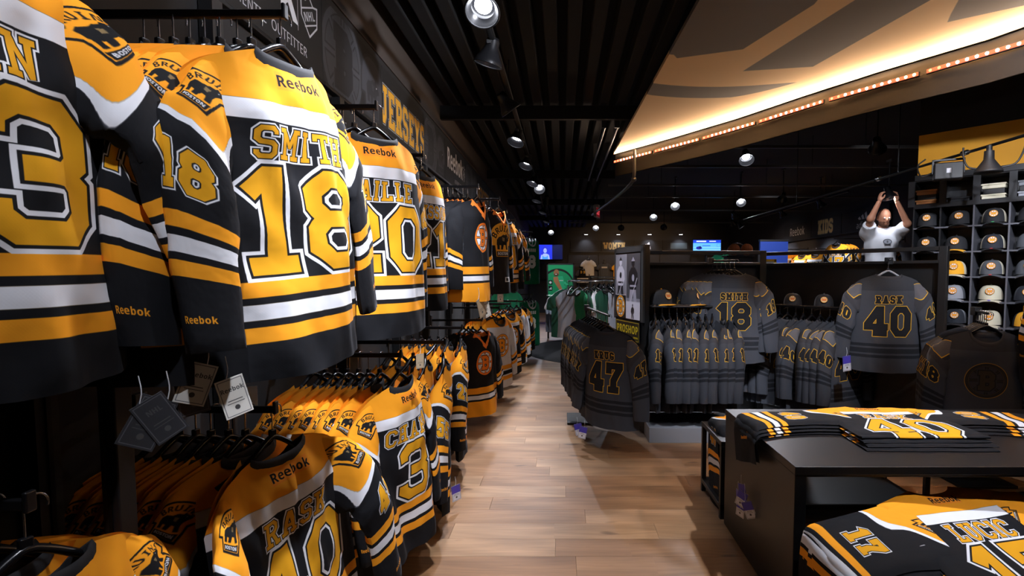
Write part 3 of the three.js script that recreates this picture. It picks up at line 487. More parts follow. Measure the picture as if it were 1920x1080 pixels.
HEADS_LEFT.forEach((h, k) => head(h, k < 3 ? 'black track spotlight ' + leftNames[k] : `black bell-shaped track spotlight on the left ceiling track, ${ORD[k - 3]} after the large bright lamp`));
HEADS_RIGHT.forEach((h, k) => head(h, ['bright spotlight hanging under the middle of the light strip', 'bright spotlight right of centre, second nearest past the light strip', 'spotlight left of the second nearest one, over the poster shelf', 'small spotlight farther left over the black shelf unit', 'small far spotlight near the exit sign side of the aisle', 'small warm spotlight over the women section, left one', 'small warm spotlight over the women section, right one', 'warm spotlight in front of the kids wall', 'small spotlight over the far screens', 'spotlight over the kids lettering', 'spotlight beside the raised arms of the man', 'spotlight over the far end of the kids wall'][k], 3.5));
HEADS_NEAR.forEach((h, k) => head(h, k > 8 ? ['track spotlight turned from the left track towards the hockey poster', 'small spotlight in front of the green basketball poster', 'dark-backed spotlight aimed at the round rack', 'dark-backed spotlight aimed at the man', 'spotlight above the picture turned to the mustard board', 'dark-backed spotlight aimed at the blue partition'][k - 9] : `track spotlight above the picture over the ${['table edge', 'folded jerseys on the table', 'nearest jerseys', 'open floor', 'pro shop sign', 'black shelf units', 'cap wall', 'gold sign lettering', 'pale sign lettering'][k]}`, 3.5));
function track(a, b, lab) { const t = thing('lighting_track', lab, 'track'); const A = new THREE.Vector3(a[0], a[1], -a[2]), B = new THREE.Vector3(b[0], b[1], -b[2]), len = A.distanceTo(B), g = merge(box(0.036, 0.03, len), box(0.02, 0.004, len, 0, -0.017, 0)); const r = mesh('rail', g, lab.includes('running across') ? M.rail : M.steel, t); r.position.copy(A).lerp(B, 0.5); r.lookAt(B); const n = Math.max(2, Math.round(len / 2)); for (let k = 0; k < n; k++) { const p = A.clone().lerp(B, (k + 0.5) / n); mesh('hanger_rod', bar([p.x, p.y, p.z], [p.x, 3.5, p.z], 0.004, 6), M.steel, t); } }
track([-0.47, 3.05, -0.5], [-0.42, 3.05, 20], 'black lighting track along the left ceiling with bell-shaped spotlights');
[[6.62, 1.0, 4.6], [7.8, 0.9, 6.3], [9.4, 0.8, 6.3], [10.8, 0.8, 6.3], [13.05, 0.6, 6.3], [16.1, 0.2, 6.3]].forEach(([d, x0, x1], k) => track([x0, 3.06, d], [x1, 3.06, d], ['nearest', 'second nearest', 'third nearest', 'fourth nearest', 'fifth nearest', 'farthest'][k] + ' lighting track running across the dark ceiling'));
{ const t = thing('lamp_pipe', 'low thin dark pipe with flood lamps passing in front of the yellow board', 'pipe'); mesh('pipe', bar([3.03, 2.42, -9], [3.06, 2.42, -2.6], 0.011), M.steel, t); for (const d of [3.2, 4.9, 7]) mesh('drop_rod', bar([3.04, 2.42, -d], [3.04, 3.5, -d], 0.005, 6), M.steel, t); for (const d of [3.5, 4.1, 5.2]) mesh('clamp', new THREE.CylinderGeometry(0.02, 0.02, 0.05, 12).rotateX(Math.PI / 2).translate(3.045, 2.42, -d), M.chrome, t); }
track([5.3, 3.05, 10], [5.3, 3.05, 17], 'lighting track running along the kids wall');

[0.46, 0.6].forEach((x, k) => { const t = thing('conduit_pipe', `thin pale conduit under the ceiling ribs left of the tan panel, ${k ? 'right' : 'left'} of two`, 'pipe'); mesh('pipe', bar([x, 3.1, -5.9], [x - 0.02, 3.1, -9.2], 0.011), M.rail, t); for (const d of [5.9, 7.5, 9.2]) mesh('strap', box(0.05, 0.22, 0.02, x - 0.01, 3.2, -d), M.black, t); });
{ const t = thing('slanting_pipe', 'dark bent pipe slanting down from the far corner of the tan panel', 'pipe'); mesh('pipe', tube([[0.86, 3.0, -6.5], [0.86, 2.66, -6.5], [0.84, 2.62, -6.6], [0.6, 2.72, -11]], 0.02, 40, 10), M.rail, t); mesh('coupling', new THREE.SphereGeometry(0.032, 12, 10).translate(0.86, 2.65, -6.52), M.rail, t); mesh('hanger_rod', bar([0.6, 2.72, -11], [0.6, 3.5, -11], 0.008), M.black, t); }

// ---------- hanging ceiling panel with light strip ----------
const EDGE = [[0.65, 6.95], [1.25, 6.1], [1.72, 5.38], [2.08, 4.71], [2.42, 4.13], [2.79, 3.6], [3.1, 2.9], [3.35, 2.1], [3.45, 1.2]];
const outline = new THREE.Shape(); outline.moveTo(0.84, 0.8); EDGE.slice().reverse().forEach(([x, d], k) => outline.lineTo(x, d)); outline.closePath;
const muralTex = canvasTex(1024, 1024, (x, w, h) => {   // 3 m x 6.4 m, depth running up
  x.fillStyle = '#dcba8a'; x.fillRect(0, 0, w, h); x.setTransform(w / 3, 0, 0, -h / 6.4, -0.6 * w / 3, h + 0.8 * h / 6.4);
  x.fillStyle = '#6b6560';
  const P = (pts) => poly(x, pts, '#67615c');
  P([[0.6, 3.8], [0.78, 3.84], [0.815, 3.9], [1.234, 3.75], [1.435, 3.14], [1.40, 2.4], [0.6, 2.4]]);
  P([[1.366, 4.142], [1.856, 4.055], [2.067, 3.09], [2.2, 2.3], [1.9, 2.3], [1.643, 3.09]]);
  P([[2.223, 3.09], [2.30, 3.26], [2.351, 3.358], [2.407, 3.315], [2.645, 3.155], [2.9, 2.8], [3.0, 2.0], [2.3, 2.0]]);
  x.beginPath(); x.moveTo(0.6, 4.35); x.lineTo(0.78, 4.416); x.quadraticCurveTo(1.15, 4.53, 1.552, 4.451); x.lineTo(1.881, 4.376); x.quadraticCurveTo(1.65, 4.66, 1.462, 4.741); x.quadraticCurveTo(1.1, 4.8, 0.762, 4.683); x.lineTo(0.6, 4.6); x.fill();
});
{
  const t = thing('ceiling_cloud', 'large tan ceiling panel with grey painted letter shapes, hung over the shop', 'ceiling panel');
  const g = new THREE.ExtrudeGeometry(outline, { depth: 0.03, bevelEnabled: false }), p = g.attributes.position;
  for (let i = 0; i < p.count; i++) g.attributes.uv.setXY(i, (p.getX(i) - 0.6) / 3, (p.getY(i) - 0.8) / 6.4);
  g.rotateX(-Math.PI / 2); g.translate(0, 3.04, 0); mesh('panel', g, new THREE.MeshStandardMaterial({ map: muralTex, roughness: 0.85 }), t);
  const fascia = gridGeo(EDGE.length - 1, 1, (i, j) => [EDGE[i][0] + 0.03, 3.04 - j * 0.27, -EDGE[i][1] - 0.02]);
  const fascia2 = gridGeo(EDGE.length - 1, 1, (i, j) => [EDGE[i][0] + 0.045, 3.07 - j * 0.3, -EDGE[i][1] - 0.03]);
  mesh('fascia', mergeGeometries([fascia, fascia2]), std(0x1d1b18, 0.55, { side: THREE.DoubleSide }), t);
  for (const [x, d] of [[1.0, 5.5], [1.3, 3.0], [2.4, 3.4], [2.6, 1.6]]) mesh('hanging_wire', bar([x, 3.07, -d], [x, 3.5, -d], 0.003, 5), M.steel, t);
}
const ledGeo = new THREE.SphereGeometry(0.011, 10, 8), glow = [0xff4a30, 0xfff0d4, 0x6dff9a].map((c, k) => new THREE.MeshStandardMaterial({ color: 0x222222, emissive: c, emissiveIntensity: k === 1 ? 22 : 14 }));
const barGlow = new THREE.MeshStandardMaterial({ color: 0x332211, emissive: 0xff7048, emissiveIntensity: 1.5 });
{
  const curve = new THREE.CatmullRomCurve3(EDGE.map(([x, d]) => new THREE.Vector3(x, 2.94, -d))), total = curve.getLength(), n = 9;
  for (let k = 0; k < n; k++) {
    const t0 = (k + 0.03) / n, t1 = (k + 0.97) / n, a = curve.getPointAt(t0), b = curve.getPointAt(t1), mid = a.clone().add(b).multiplyScalar(0.5), len = a.distanceTo(b);
    const t = thing('light_bar', `glowing red, white and green light bar, ${ORD[k]} from the far panel end`, 'light bar', [mid.x, mid.y, -mid.z], Math.atan2(b.x - a.x, b.z - a.z) - Math.PI / 2);
    mesh('housing', rbox(len, 0.034, 0.02, 0.004, 0, 0, 0), M.black, t); mesh('diffuser', rbox(len - 0.01, 0.026, 0.006, 0.002, 0, 0, 0.0115), barGlow, t);
    const N = 12; for (let q = 0; q < N; q++) mesh('light_diode', ledGeo, glow[q < 2 ? 0 : q > N - 3 ? 2 : 1], t).position.set(lerp(-len / 2 + 0.03, len / 2 - 0.03, q / (N - 1)), 0, 0.013);
    const L = new THREE.RectAreaLight(0xffdcbc, 170, len, 0.03); L.position.set(0, 0.022, 0.03); L.lookAt(L.position.x, L.position.y + 1, L.position.z + 0.55); L.name = 'bar_light'; t.add(L);
  }
}

// ---------- tables with folded jerseys ----------
{
  const t = thing('display_table', 'tall black table with solid end panels and a folded jersey stack on top', 'table', [0, 0, 0]);
  mesh('tabletop', rbox(2.2, 0.036, 0.96, 0.003, 2.07, 0.682, -2.66), M.tabletop = new THREE.MeshPhysicalMaterial({ color: 0x121214, roughness: 0.4, specularIntensity: 0.8, clearcoat: 0.1, clearcoatRoughness: 0.3 }), t);
  mesh('end_panel', rbox(0.05, 0.66, 0.95, 0.003, 0.997, 0.334, -2.66), M.tabletop, t); mesh('end_panel', rbox(0.05, 0.66, 0.95, 0.003, 3.14, 0.334, -2.66), M.tabletop, t);
  mesh('apron', rbox(2.1, 0.05, 0.02, 0.003, 2.07, 0.639, -3.1), M.tabletop, t); mesh('apron', rbox(2.1, 0.012, 0.02, 0.003, 2.07, 0.658, -2.2), M.tabletop, t);
  for (const [x, z] of [[1.0, -2.24], [1.0, -3.08], [3.13, -2.24], [3.13, -3.08]]) mesh('foot', new THREE.CylinderGeometry(0.012, 0.014, 0.012, 12).translate(x, 0.002, z), M.chrome, t);
}
const paleShelf = std(0x8d9096, 0.5);
function lowTable(x0, x1, d0, d1, y, lab) {
  const t = thing('low_table', lab, 'table', [0, 0, 0]), cx = (x0 + x1) / 2, w = x1 - x0, cz = -(d0 + d1) / 2, D = d1 - d0;
  mesh('tabletop', rbox(w, 0.03, D, 0.003, cx, y - 0.015, cz), M.tabletop, t); mesh('bottom_shelf', rbox(w, 0.03, D, 0.003, cx, 0.075, cz), M.tabletop, t);
  for (const x of [x0 + 0.015, x1 - 0.015]) for (const d of [d0 + 0.015, d1 - 0.015]) mesh('leg', rbox(0.03, y - 0.03, 0.03, 0.003, x, (y - 0.03) / 2, -d), M.tabletop, t);
  return t;
}
lowTable(0.965, 2.25, 3.19, 3.65, 0.485, 'low open-framed table behind the tall table, seen past its left end');
const slant = lowTable(0.985, 2.6, 1.45, 2.15, 0.4, 'low black table in the bottom right corner under the folded seventeen jersey');
function flatJerseyGeo({ seed = 1, L = 0.6, drop = -9, dropR = 9, edge = 0.02 } = {}) {
  const lift = (x, z) => 0.007 * nz(x * 5, z * 6, 3) + 0.004 * nz(x * 14 + z * 6, z * 9, 5);
  const bendOver = (x, y, z) => {   // cloth past a table edge hangs down
    const over = x < drop ? drop - x : x > dropR ? x - dropR : 0; if (!over) return [x, y, z];
    const a = Math.min(over, 0.045) / 0.045 * Math.PI / 2, r = 0.03, dir = x < drop ? -1 : 1, e = x < drop ? drop : dropR;
    return [e + dir * (r * Math.sin(a) + 0.008 * nz(z * 9, over * 5, seed)), y - r * (1 - Math.cos(a)) - Math.max(0, over - 0.045), z];
  };
  const W = 0.285, top = (ax) => (ax < NW ? 0.03 * Math.sqrt(Math.max(0, 1 - (ax / NW) ** 2)) : 0.05 * (ax - NW) / (W - NW));
  const body = gridGeo(36, 34, (i, j) => {
    const u = -1 + i / 18, ax = Math.abs(u) * W, z0 = top(ax), v = j / 34, z = lerp(z0, L, v), x = u * W * (1 + 0.05 * v), e = Math.min(1, (1 - Math.abs(u)) / 0.05, (1 - v) / 0.045 , (v + 0.004) / 0.05);
    return [x, 0.006 + edge * 0.8 * Math.sqrt(sm(e)) + lift(x, z) * sm(e), z + 0.012 * nz(x * 5, seed) * v];
  }, (i, j, q) => [q[0] / BW + 0.5, 1 - (q[2] + 0.04) / BH]);
  const hemFold = gridGeo(20, 8, (i, j) => { const x = (-1 + i / 10) * W * 1.05, a = j / 8 * Math.PI; return [x, edge * 0.5 * (1 + Math.cos(a)) - 0.002, L - 0.012 + 0.022 * Math.sin(a) + 0.006 * nz(x * 9, seed)]; }, (i, j, q) => [q[0] / BW + 0.5, 0.372]);
  const sleeveOf = (s) => {
    const O = [[0.18, 0.03], [0.27, 0.05], [0.42, 0.07], [0.58, 0.09], [0.7, 0.11], [0.82, 0.14], [0.93, 0.18]], I = [[0.2, 0.34], [0.28, 0.335], [0.4, 0.325], [0.55, 0.345], [0.65, 0.38], [0.75, 0.43], [0.85, 0.48]];
    const cv = (a) => new THREE.CatmullRomCurve3(a.map((p) => new THREE.Vector3(p[0], 0, p[1]))), co = cv(O), ci = cv(I), nr = 36, ns = 16, arc = [0];
    for (let j = 1; j <= nr; j++) arc.push(arc[j - 1] + co.getPoint(j / nr).distanceTo(co.getPoint((j - 1) / nr)));
    return gridGeo(ns, nr, (i, j) => {
      const t = j / nr, o = co.getPoint(t), q = ci.getPoint(t), w = i / ns, x = lerp(o.x, q.x, w), z = lerp(o.z, q.z, w), e = Math.min(1, w / 0.14, (1 - w) / 0.14);
      return bendOver(s * x, 0.004 + edge * Math.sqrt(sm(e)) * lerp(1, 0.75, t) + lift(s * x, z) * e, z);
    }, (i, j) => { const w = i / ns, o = co.getPoint(j / nr), q = ci.getPoint(j / nr), slant = 0.85 * w * (q.z - o.z) * (1 - sm((o.x - 0.25) / 0.16)); return [0.61 + (s > 0 ? 1 : -1) * (0.5 - w) * (q.z - o.z) / SW, Math.max(0.02, 1 - (arc[j] * 1.02 + slant) / SH)]; });
  };
  return { body: mergeGeometries([body, hemFold]), right: sleeveOf(1), left: sleeveOf(-1) };
}
const foldedEdge = cloth(canvasTex(512, 512, (x, w, h) => { metres(x, w, h, BW, BH, BW / 2, 0.04); homeBase(x); x.fillStyle = BLACK; x.fillRect(-1, 0.25, 2, 1); for (const [y0, y1, c] of [[0.34, 0.375, GOLD], [0.39, 0.425, WHITE], [0.44, 0.475, GOLD]]) { x.fillStyle = c; x.fillRect(-0.36, y0, 0.11, y1 - y0); } }));
function foldedStack(cx, y, d, turn, look, n, labTop, labStack, opts) {
  for (let k = 0; k < n; k++) {
    const g = flatJerseyGeo({ seed: 3 + k, ...opts, edge: k ? 0.008 : 0.016, L: opts.L + 0.008 * k, drop: opts.drop - 0.004 * k });
    const t = thing('folded_jersey', k ? `folded black jersey ${ORD[k]} from the top ${labStack}` : labTop, 'jersey', [cx + (k ? 0.022 * (rnd() - 0.5) : 0), y + (n - 1 - k) * 0.012, d - 0.018 * k + (k ? 0.012 * rnd() : 0)], turn + (k ? 0.03 * (rnd() - 0.5) : 0));
    if (opts.size) t.scale.set(opts.size, 1, opts.size);
    if (opts.slope) t.rotation.set(opts.slope, t.rotation.y, 0, 'YXZ');
    mesh('body', g.body, k ? foldedEdge : look.a, t); mesh('sleeve', g.right, look.sleeve, t); mesh('sleeve', g.left, look.sleeve, t);
  }
}
foldedStack(1.69, 0.701, 2.99, 0.0, HOME[40], 4, 'folded black jersey with gold forty, top of the stack on the tall table', 'of the stack on the tall table', { L: 0.545, drop: 0.972 - 1.69 });
foldedStack(1.60, 0.52, 2.29, 0.24, HOME[17], 4, 'folded black jersey with gold seventeen, top of the stack in the bottom right corner', 'of the stack in the bottom right corner', { L: 0.545, drop: -0.6, slope: 0.34, size: 1.12 });
{ // a stack lying in the low table behind
  const g = flatJerseyGeo({ seed: 9, L: 0.34, drop: -0.36 });
  for (let k = 0; k < 3; k++) { const t = thing('folded_jersey', `folded black jersey ${ORD[k]} from the top in the low table behind the tall one`, 'jersey', [1.38, 0.487 + 0.014 * (2 - k), 3.66 - 0.02 * k], 0.02 * k); mesh('body', g.body, foldedEdge, t); mesh('sleeve', g.left, HOME[40].sleeve, t); mesh('sleeve', g.right, HOME[40].sleeve, t); }
}
// hang tags
const tagFace = (c1, c2, words) => new THREE.MeshStandardMaterial({ roughness: 0.5, map: canvasTex(128, 192, (x) => { x.fillStyle = c1; x.fillRect(0, 0, 128, 192); if (c2) { x.fillStyle = c2; x.fillRect(0, 0, 128, 96); } x.strokeStyle = '#55555a'; x.lineWidth = 3; x.strokeRect(9, 9, 110, 174); x.fillStyle = '#444'; x.font = 'bold 30px sans-serif'; x.textAlign = 'center'; if (words) x.fillText(words, 64, 66); x.fillRect(30, 108, 68, 4); x.fillRect(24, 122, 80, 3); x.beginPath(); x.arc(64, 148, 12, 0, 7); x.fill(); }) });
const tagMats = { purple: tagFace('#d9d9e2', '#4a3fb0'), white: tagFace('#d3d0c8', null, 'Reebok'), dark: tagFace('#2b2c30', null, 'NHL'), kraft: tagFace('#a8957a', null) };
const tagGeo = rbox(0.055, 0.085, 0.0015, 0.0005, 0, -0.06, 0), cordGeo = tube([[0, -0.02, 0], [0.003, 0, 0.002], [0, 0.03, 0]], 0.001, 6, 5);
function hangTag(kind, lab, pos, turn, tilt = 0, group, s = 1) { const t = thing('hang_tag', lab, 'tag', pos, turn, group); mesh('card', tagGeo, tagMats[kind], t).rotation.z = tilt; mesh('cord', cordGeo, M.white, t); t.scale.setScalar(s); return t; }
const A3 = 'cards dangling from the folded stack on the tall table';
[[0.93, 0.43, 2.72, -1.2, 0.2], [0.935, 0.40, 2.68, -0.9, -0.3], [0.925, 0.385, 2.75, -1.5, 0.1], [0.93, 0.36, 2.66, -0.7, 0.4], [0.93, 0.34, 2.71, -1.1, -0.1]].forEach(([x, y, d, r, z], k) => hangTag('purple', `purple and white tag ${ORD[k]} from the top below the stack on the tall table`, [x, y, d], r, z, A3));
[[-0.81, 1.27, 1.27, 0.9, 0.25, 'white', 1.15], [-0.84, 1.31, 1.25, 0.7, -0.35, 'white', 1.15], [-0.88, 1.30, 1.24, 1.1, 0.1, 'dark', 1.3], [-0.87, 1.25, 1.16, 0.9, -0.5, 'dark', 1.3], [-0.90, 1.25, 1.12, 0.9, 0.5, 'dark', 1.2]].forEach(([x, y, d, r, z, k, s], i) => hangTag(k, ['white card tag with lettering, in front below the eighteen jersey', 'white card tag behind the lettered one below the eighteen jersey', 'dark tag beside the white cards below the eighteen jersey', 'dark tag with a shield, left of the white cards', 'dark tag at the left end of the cards below the nearest jersey'][i], [x, y, d], r, z, 'tags below the upper eighteen jersey', s));
hangTag('purple', 'purple and white tag under the edge-on sleeve seven jerseys', [-0.68, 0.19, 3.3], 0.8, 0.1, undefined, 1.2); hangTag('purple', 'white and purple tag under the dark forty-seven jersey, left', [0.12, 0.27, 4.42], 0.2, 0.2, undefined, 1.2); hangTag('purple', 'white and purple tag under the dark forty-seven jersey, right', [0.18, 0.26, 4.36], -0.2, -0.2, undefined, 1.2);
hangTag('purple', 'blue and white tag at the cuff of the hanging dark forty jersey', [2.33, 0.86, 4.35], 0.3, 0.1, undefined, 1.5);
hangTag('kraft', 'tan tag left of the pair below the upper V-neck jersey', [-0.68, 1.34, 4.3], 1.2, 0.4, undefined, 1.9); hangTag('white', 'white card tag below the upper V-neck jersey', [-0.66, 1.33, 4.4], 1.0, 0.3, undefined, 1.9); hangTag('white', 'white card tag under the bear crest jersey', [-0.62, 1.38, 5.3], 0.9, 0, undefined, 1.5);
hangTag('kraft', 'tan square tag on a lower hook below the gold twenty jersey', [-0.62, 1.17, 2.3], 0.9, 0, undefined, 0.75);

// ---------- shelf units on the right ----------
const brimOf = (w, len) => gridGeo(14, 6, (i, j) => { const u = -1 + i / 7, v = j / 6, a = u * 1.15; const x = Math.sin(a) * 0.083 * (1 + 0.05 * v), z = Math.cos(a) * 0.1 + len * v * (1 - 0.55 * u * u); return [x, -0.016 * u * u * (1 + v) - 0.012 * v * v, z]; });
const domeOf = (front) => {   // half of the crown: the front panels or the rest
  const a0 = front ? -1.0 : 1.0, a1 = front ? 1.0 : Math.PI * 2 - 1.0, n = front ? 14 : 22;
  return gridGeo(n, 10, (i, j) => { const a = lerp(a0, a1, i / n), p = j / 10 * Math.PI / 2, h = 0.115, r = Math.pow(Math.cos(p), 0.62); return [Math.sin(a) * 0.083 * r, h * Math.sin(p) ** 0.9 * (1 + 0.06 * Math.cos(a) * Math.cos(p)), Math.cos(a) * 0.1 * r]; });
};
const capG = { front: domeOf(true), rest: domeOf(false), brim: brimOf(0.1, 0.07), flat: brimOf(0.1, 0.065).scale(1, 0.25, 1), button: new THREE.SphereGeometry(0.008, 8, 6).translate(0, 0.117, 0), badge: new THREE.CylinderGeometry(0.03, 0.03, 0.006, 24).rotateX(Math.PI / 2 - 0.35).translate(0, 0.066, 0.094), sticker: new THREE.CylinderGeometry(0.011, 0.011, 0.002, 12).rotateX(0.3).translate(0, -0.004, 0.155) };
const badgeMat = new THREE.MeshStandardMaterial({ roughness: 0.8, map: canvasTex(128, 128, (x) => { x.translate(64, 64); spokedB(x, 0, 0, 62, {}); }) });
const badgeOrange = new THREE.MeshStandardMaterial({ roughness: 0.8, map: canvasTex(128, 128, (x) => { x.translate(64, 64); spokedB(x, 0, 0, 62, { rim: '#e9a23a', b: '#e07a24', field: '#e8d9b0' }); }) });
const CM = { black: M.cap0 = std(0x1a1b1f, 0.85, { side: 2 }), grey: std(0x4d5157, 0.85, { side: 2 }), cream: std(0xc9c3ac, 0.9, { side: 2 }), navy: std(0x20242d, 0.85, { side: 2 }), gold: std(0xe3a324, 0.85, { side: 2 }), silver: std(0x8b8e95, 0.8, { side: 2 }), purple: std(0x5a50d0, 0.3), greenSticker: std(0x2fae6a, 0.3), red: std(0xc23a3a, 0.3), sand: std(0xb07a4a, 0.8, { side: 2 }) };
function cap(lab, pos, turn, { front = 'black', rest = 'black', brim = 'black', sticker = 'purple', flat = false, badge = badgeMat, s = 1 } = {}, group) {
  const t = thing('baseball_hat', lab, 'cap', pos, turn, group);
  mesh('front_panel', capG.front, CM[front], t); mesh('crown', capG.rest, CM[rest], t); mesh('brim', flat ? capG.flat : capG.brim, CM[brim], t); mesh('button', capG.button, CM[flat ? 'gold' : front], t); mesh('badge', capG.badge, [CM[front], badge, badge], t);
  if (sticker) mesh('sticker', capG.sticker, CM[sticker], t); t.scale.setScalar(s); return t;
}
const unitMat = std(0x121213, 0.45);
function shelfUnit(lab, [x0, d0], [x1, d1], shelfY, shelfT) {   // a black panel-backed unit whose long side runs between two plan points
  const len = Math.hypot(x1 - x0, d1 - d0), turn = Math.atan2(-(-(d1) + d0), x1 - x0), t = thing('shelf_unit', lab, 'shelf unit', [x0, 0, d0], turn);
  mesh('post', rbox(0.06, 1.73, 0.06, 0.004, 0.03, 0.865, 0), unitMat, t); mesh('post', rbox(0.06, 1.73, 0.06, 0.004, len - 0.03, 0.865, 0), unitMat, t);
  mesh('top_rail', rbox(len, 0.035, 0.05, 0.004, len / 2, 1.712, 0), unitMat, t); mesh('middle_rail', rbox(len, 0.025, 0.05, 0.004, len / 2, 1.605, 0), unitMat, t);
  mesh('back_panel', box(len - 0.08, 1.45, 0.02, len / 2, 0.87, -0.06), unitMat, t); mesh('base_deck', rbox(len, 0.14, 0.55, 0.004, len / 2, 0.07, 0.2), paleShelf, t);
  mesh('shelf', rbox(len * shelfT - 0.06, 0.022, 0.24, 0.003, len * shelfT / 2 + 0.03, shelfY, 0.11), M.gloss, t);
  mesh('rail', bar([0.05, 1.205, 0.26], [len * shelfT + 0.03, 1.205, 0.26], 0.011), M.steel, t);
  for (const x of [0.06, len * shelfT]) mesh('rail_arm', bar([x, 1.205, 0.26], [x, 1.205, -0.05], 0.009), M.black, t);
  return { t, len, turn, at: (u, y, out) => [x0 + Math.cos(turn) * u + Math.sin(turn) * out, y, d0 + Math.sin(turn) * u - Math.cos(turn) * out] };
}
const UA = shelfUnit('black shelf unit with caps and grey jerseys to the right of the hockey poster', [0.77, 5.15], [1.95, 5.15], 1.212, 0.55);
const UB = shelfUnit('black shelf unit with dark caps, standing at an angle in front of the man', [2.05, 5.6], [3.1, 4.3], 1.19, 0.62);
function rackRow(U, n, u0, u1, look, num, where) {
  let p = null, h = null;
  for (let k = 0; k < n; k++) {
    const [x, y, d] = U.at(lerp(u0, u1, k / (n - 1)) + 0.012 * (rnd() - 0.5), 1.09, 0.26), tn = U.turn + Math.PI / 2 + 0.5 * (rnd() - 0.6), lab = `grey jersey hung sideways ${ORD[k]} from the left on the rail ${where}`;
    if (k < 3) { const q = makeJersey(G.slim[k % 3], look, lab, [x, y, d], tn, 'grey jerseys on the rail ' + where); p ??= []; p.push(q); } else copy(p[k % 3], [x, y, d], tn, lab);
    const hl = `black hanger ${ORD[k]} from the left on the rail ${where}`; if (!h) h = makeHanger(hl, [x, y, d], tn, 'hangers on the rail ' + where); else copy(h, [x, y, d], tn, hl);
  }
}
rackRow(UA, 11, 0.08, 0.74, GREYS[18], 18, 'beside the pro shop sign');
rackRow(UB, 12, 0.16, 1.02, GREYS[40], 40, 'under the dark caps');
// forward-facing dark jerseys
function faceOut(o) {
  const t = thing('display_rail', 'black arm that carries ' + o.where, 'display arm', [o.x, o.y + 0.118, o.d]), dx = o.bar[0], dd = o.bar[1];
  mesh('bar', bar([dx * -0.05, 0, dd * 0.05], [dx, 0, -dd], 0.009), M.steel, t); mesh('bracket', rbox(0.05, 0.06, 0.05, 0.004, dx, 0, -dd), M.black, t);
  if (o.stand) { mesh('pole', bar([dx, 0, -dd], [dx, -o.y - 0.108, -dd], 0.016), M.black, t); mesh('foot', rbox(0.4, 0.02, 0.4, 0.004, dx, -o.y - 0.106, -dd), M.black, t); }
  makeJersey(o.geo, o.look, o.lab, [o.x, o.y, o.d], o.turn); makeHanger('hanger of ' + o.where, [o.x, o.y, o.d], o.turn, undefined, o.pale);
  let p = null, h = null;
  for (let k = 1; k <= o.n; k++) {
    const f = k / (o.n + 0.5), pos = [o.x + dx * f, o.y, o.d + dd * f], tn = o.turn + 0.12 * (rnd() - 0.5), lab = `dark grey jersey ${ORD[k - 1]} behind ${o.where}`, hl = `hanger ${ORD[k - 1]} behind that of ${o.where}`;
    if (!p) p = makeJersey(G.slim[k % 3], { ...o.look, a: o.look.b }, lab, pos, tn, 'grey jerseys behind ' + o.where); else copy(p, pos, tn, lab);
    if (!h) h = makeHanger(hl, pos, tn, 'hangers behind ' + o.where); else copy(h, pos, tn, hl);
  }
}
const greyHero = [41, 42].map((seed) => jerseyGeo({ seed, nu: 28, nv: 30, fwd: 0.03, bend: 0.05, spread: 0.05 }));
faceOut({ x: 0.375, y: 1.045, d: 4.4, geo: greyHero[0], look: GREYS[47], lab: 'dark grey jersey with gold-outlined forty-seven facing the aisle', where: 'the dark grey forty-seven jersey', turn: -0.72, bar: [-0.13, 1.05], n: 9, stand: true });
faceOut({ x: 1.56, y: 1.51, d: 4.86, geo: greyHero[1], look: GREYS[18], lab: 'dark grey jersey with gold-outlined eighteen facing out of the shelf unit', where: 'the dark grey eighteen jersey', turn: -0.25, bar: [-0.16, 0.2], n: 5 });
faceOut({ x: 2.71, y: 1.50, d: 4.45, geo: greyHero[0], look: GREYS[40], lab: 'dark grey jersey with gold-outlined forty, hanging right of centre', where: 'the dark grey forty jersey', turn: -0.3, bar: [0.1, 0.16], n: 2, pale: true });
faceOut({ x: 2.87, y: 1.12, d: 3.6, geo: G.round[0], look: GREYF, lab: 'dark grey jersey with round stitched B crest at the right edge', where: 'the dark grey B crest jersey', turn: -0.35, bar: [0.12, 0.25], n: 5, stand: true });
makeJersey(G.hero[0], HOME[20], 'black and gold jersey of which only a sleeve shows at the right edge', [3.3, 1.60, 3.3], -0.5);
makeHanger('hanger of the black and gold jersey cut off by the right edge', [3.3, 1.60, 3.3], -0.5);
{ const t = thing('display_rail', 'black arm that carries the black and gold jersey at the right edge', 'display arm', [3.3, 1.718, 3.3]); mesh('bar', bar([0, 0, 0.05], [0.24, 0, -0.3], 0.01), M.steel, t); mesh('pole', bar([0.24, -1.73, -0.3], [0.24, 0.05, -0.3], 0.02), M.black, t); mesh('foot', rbox(0.4, 0.02, 0.4, 0.004, 0.24, -1.728, -0.3), M.black, t); }
// caps on the two units
{ const spots = [[0.11, 0.13], [0.40, 0.13]]; spots.forEach(([u, out], k) => cap(['flat-brimmed black cap with gold brim, left one beside the hockey poster', 'flat-brimmed black cap with gold brim, right one beside the hockey poster'][k], UA.at(u + 0.05, 1.226, out - 0.02), 0.45, { brim: 'gold', sticker: null, flat: true, badge: badgeOrange, s: 1.18 })); 
  [0.14, 0.42, 0.72].forEach((u, k) => cap('black cap with small spoked B, ' + ['left', 'middle', 'right'][k] + ' of the three on the angled shelf unit', UB.at(u + 0.02, 1.204, 0.11), UB.turn + 0.45, { sticker: null, badge: badgeOrange })); }
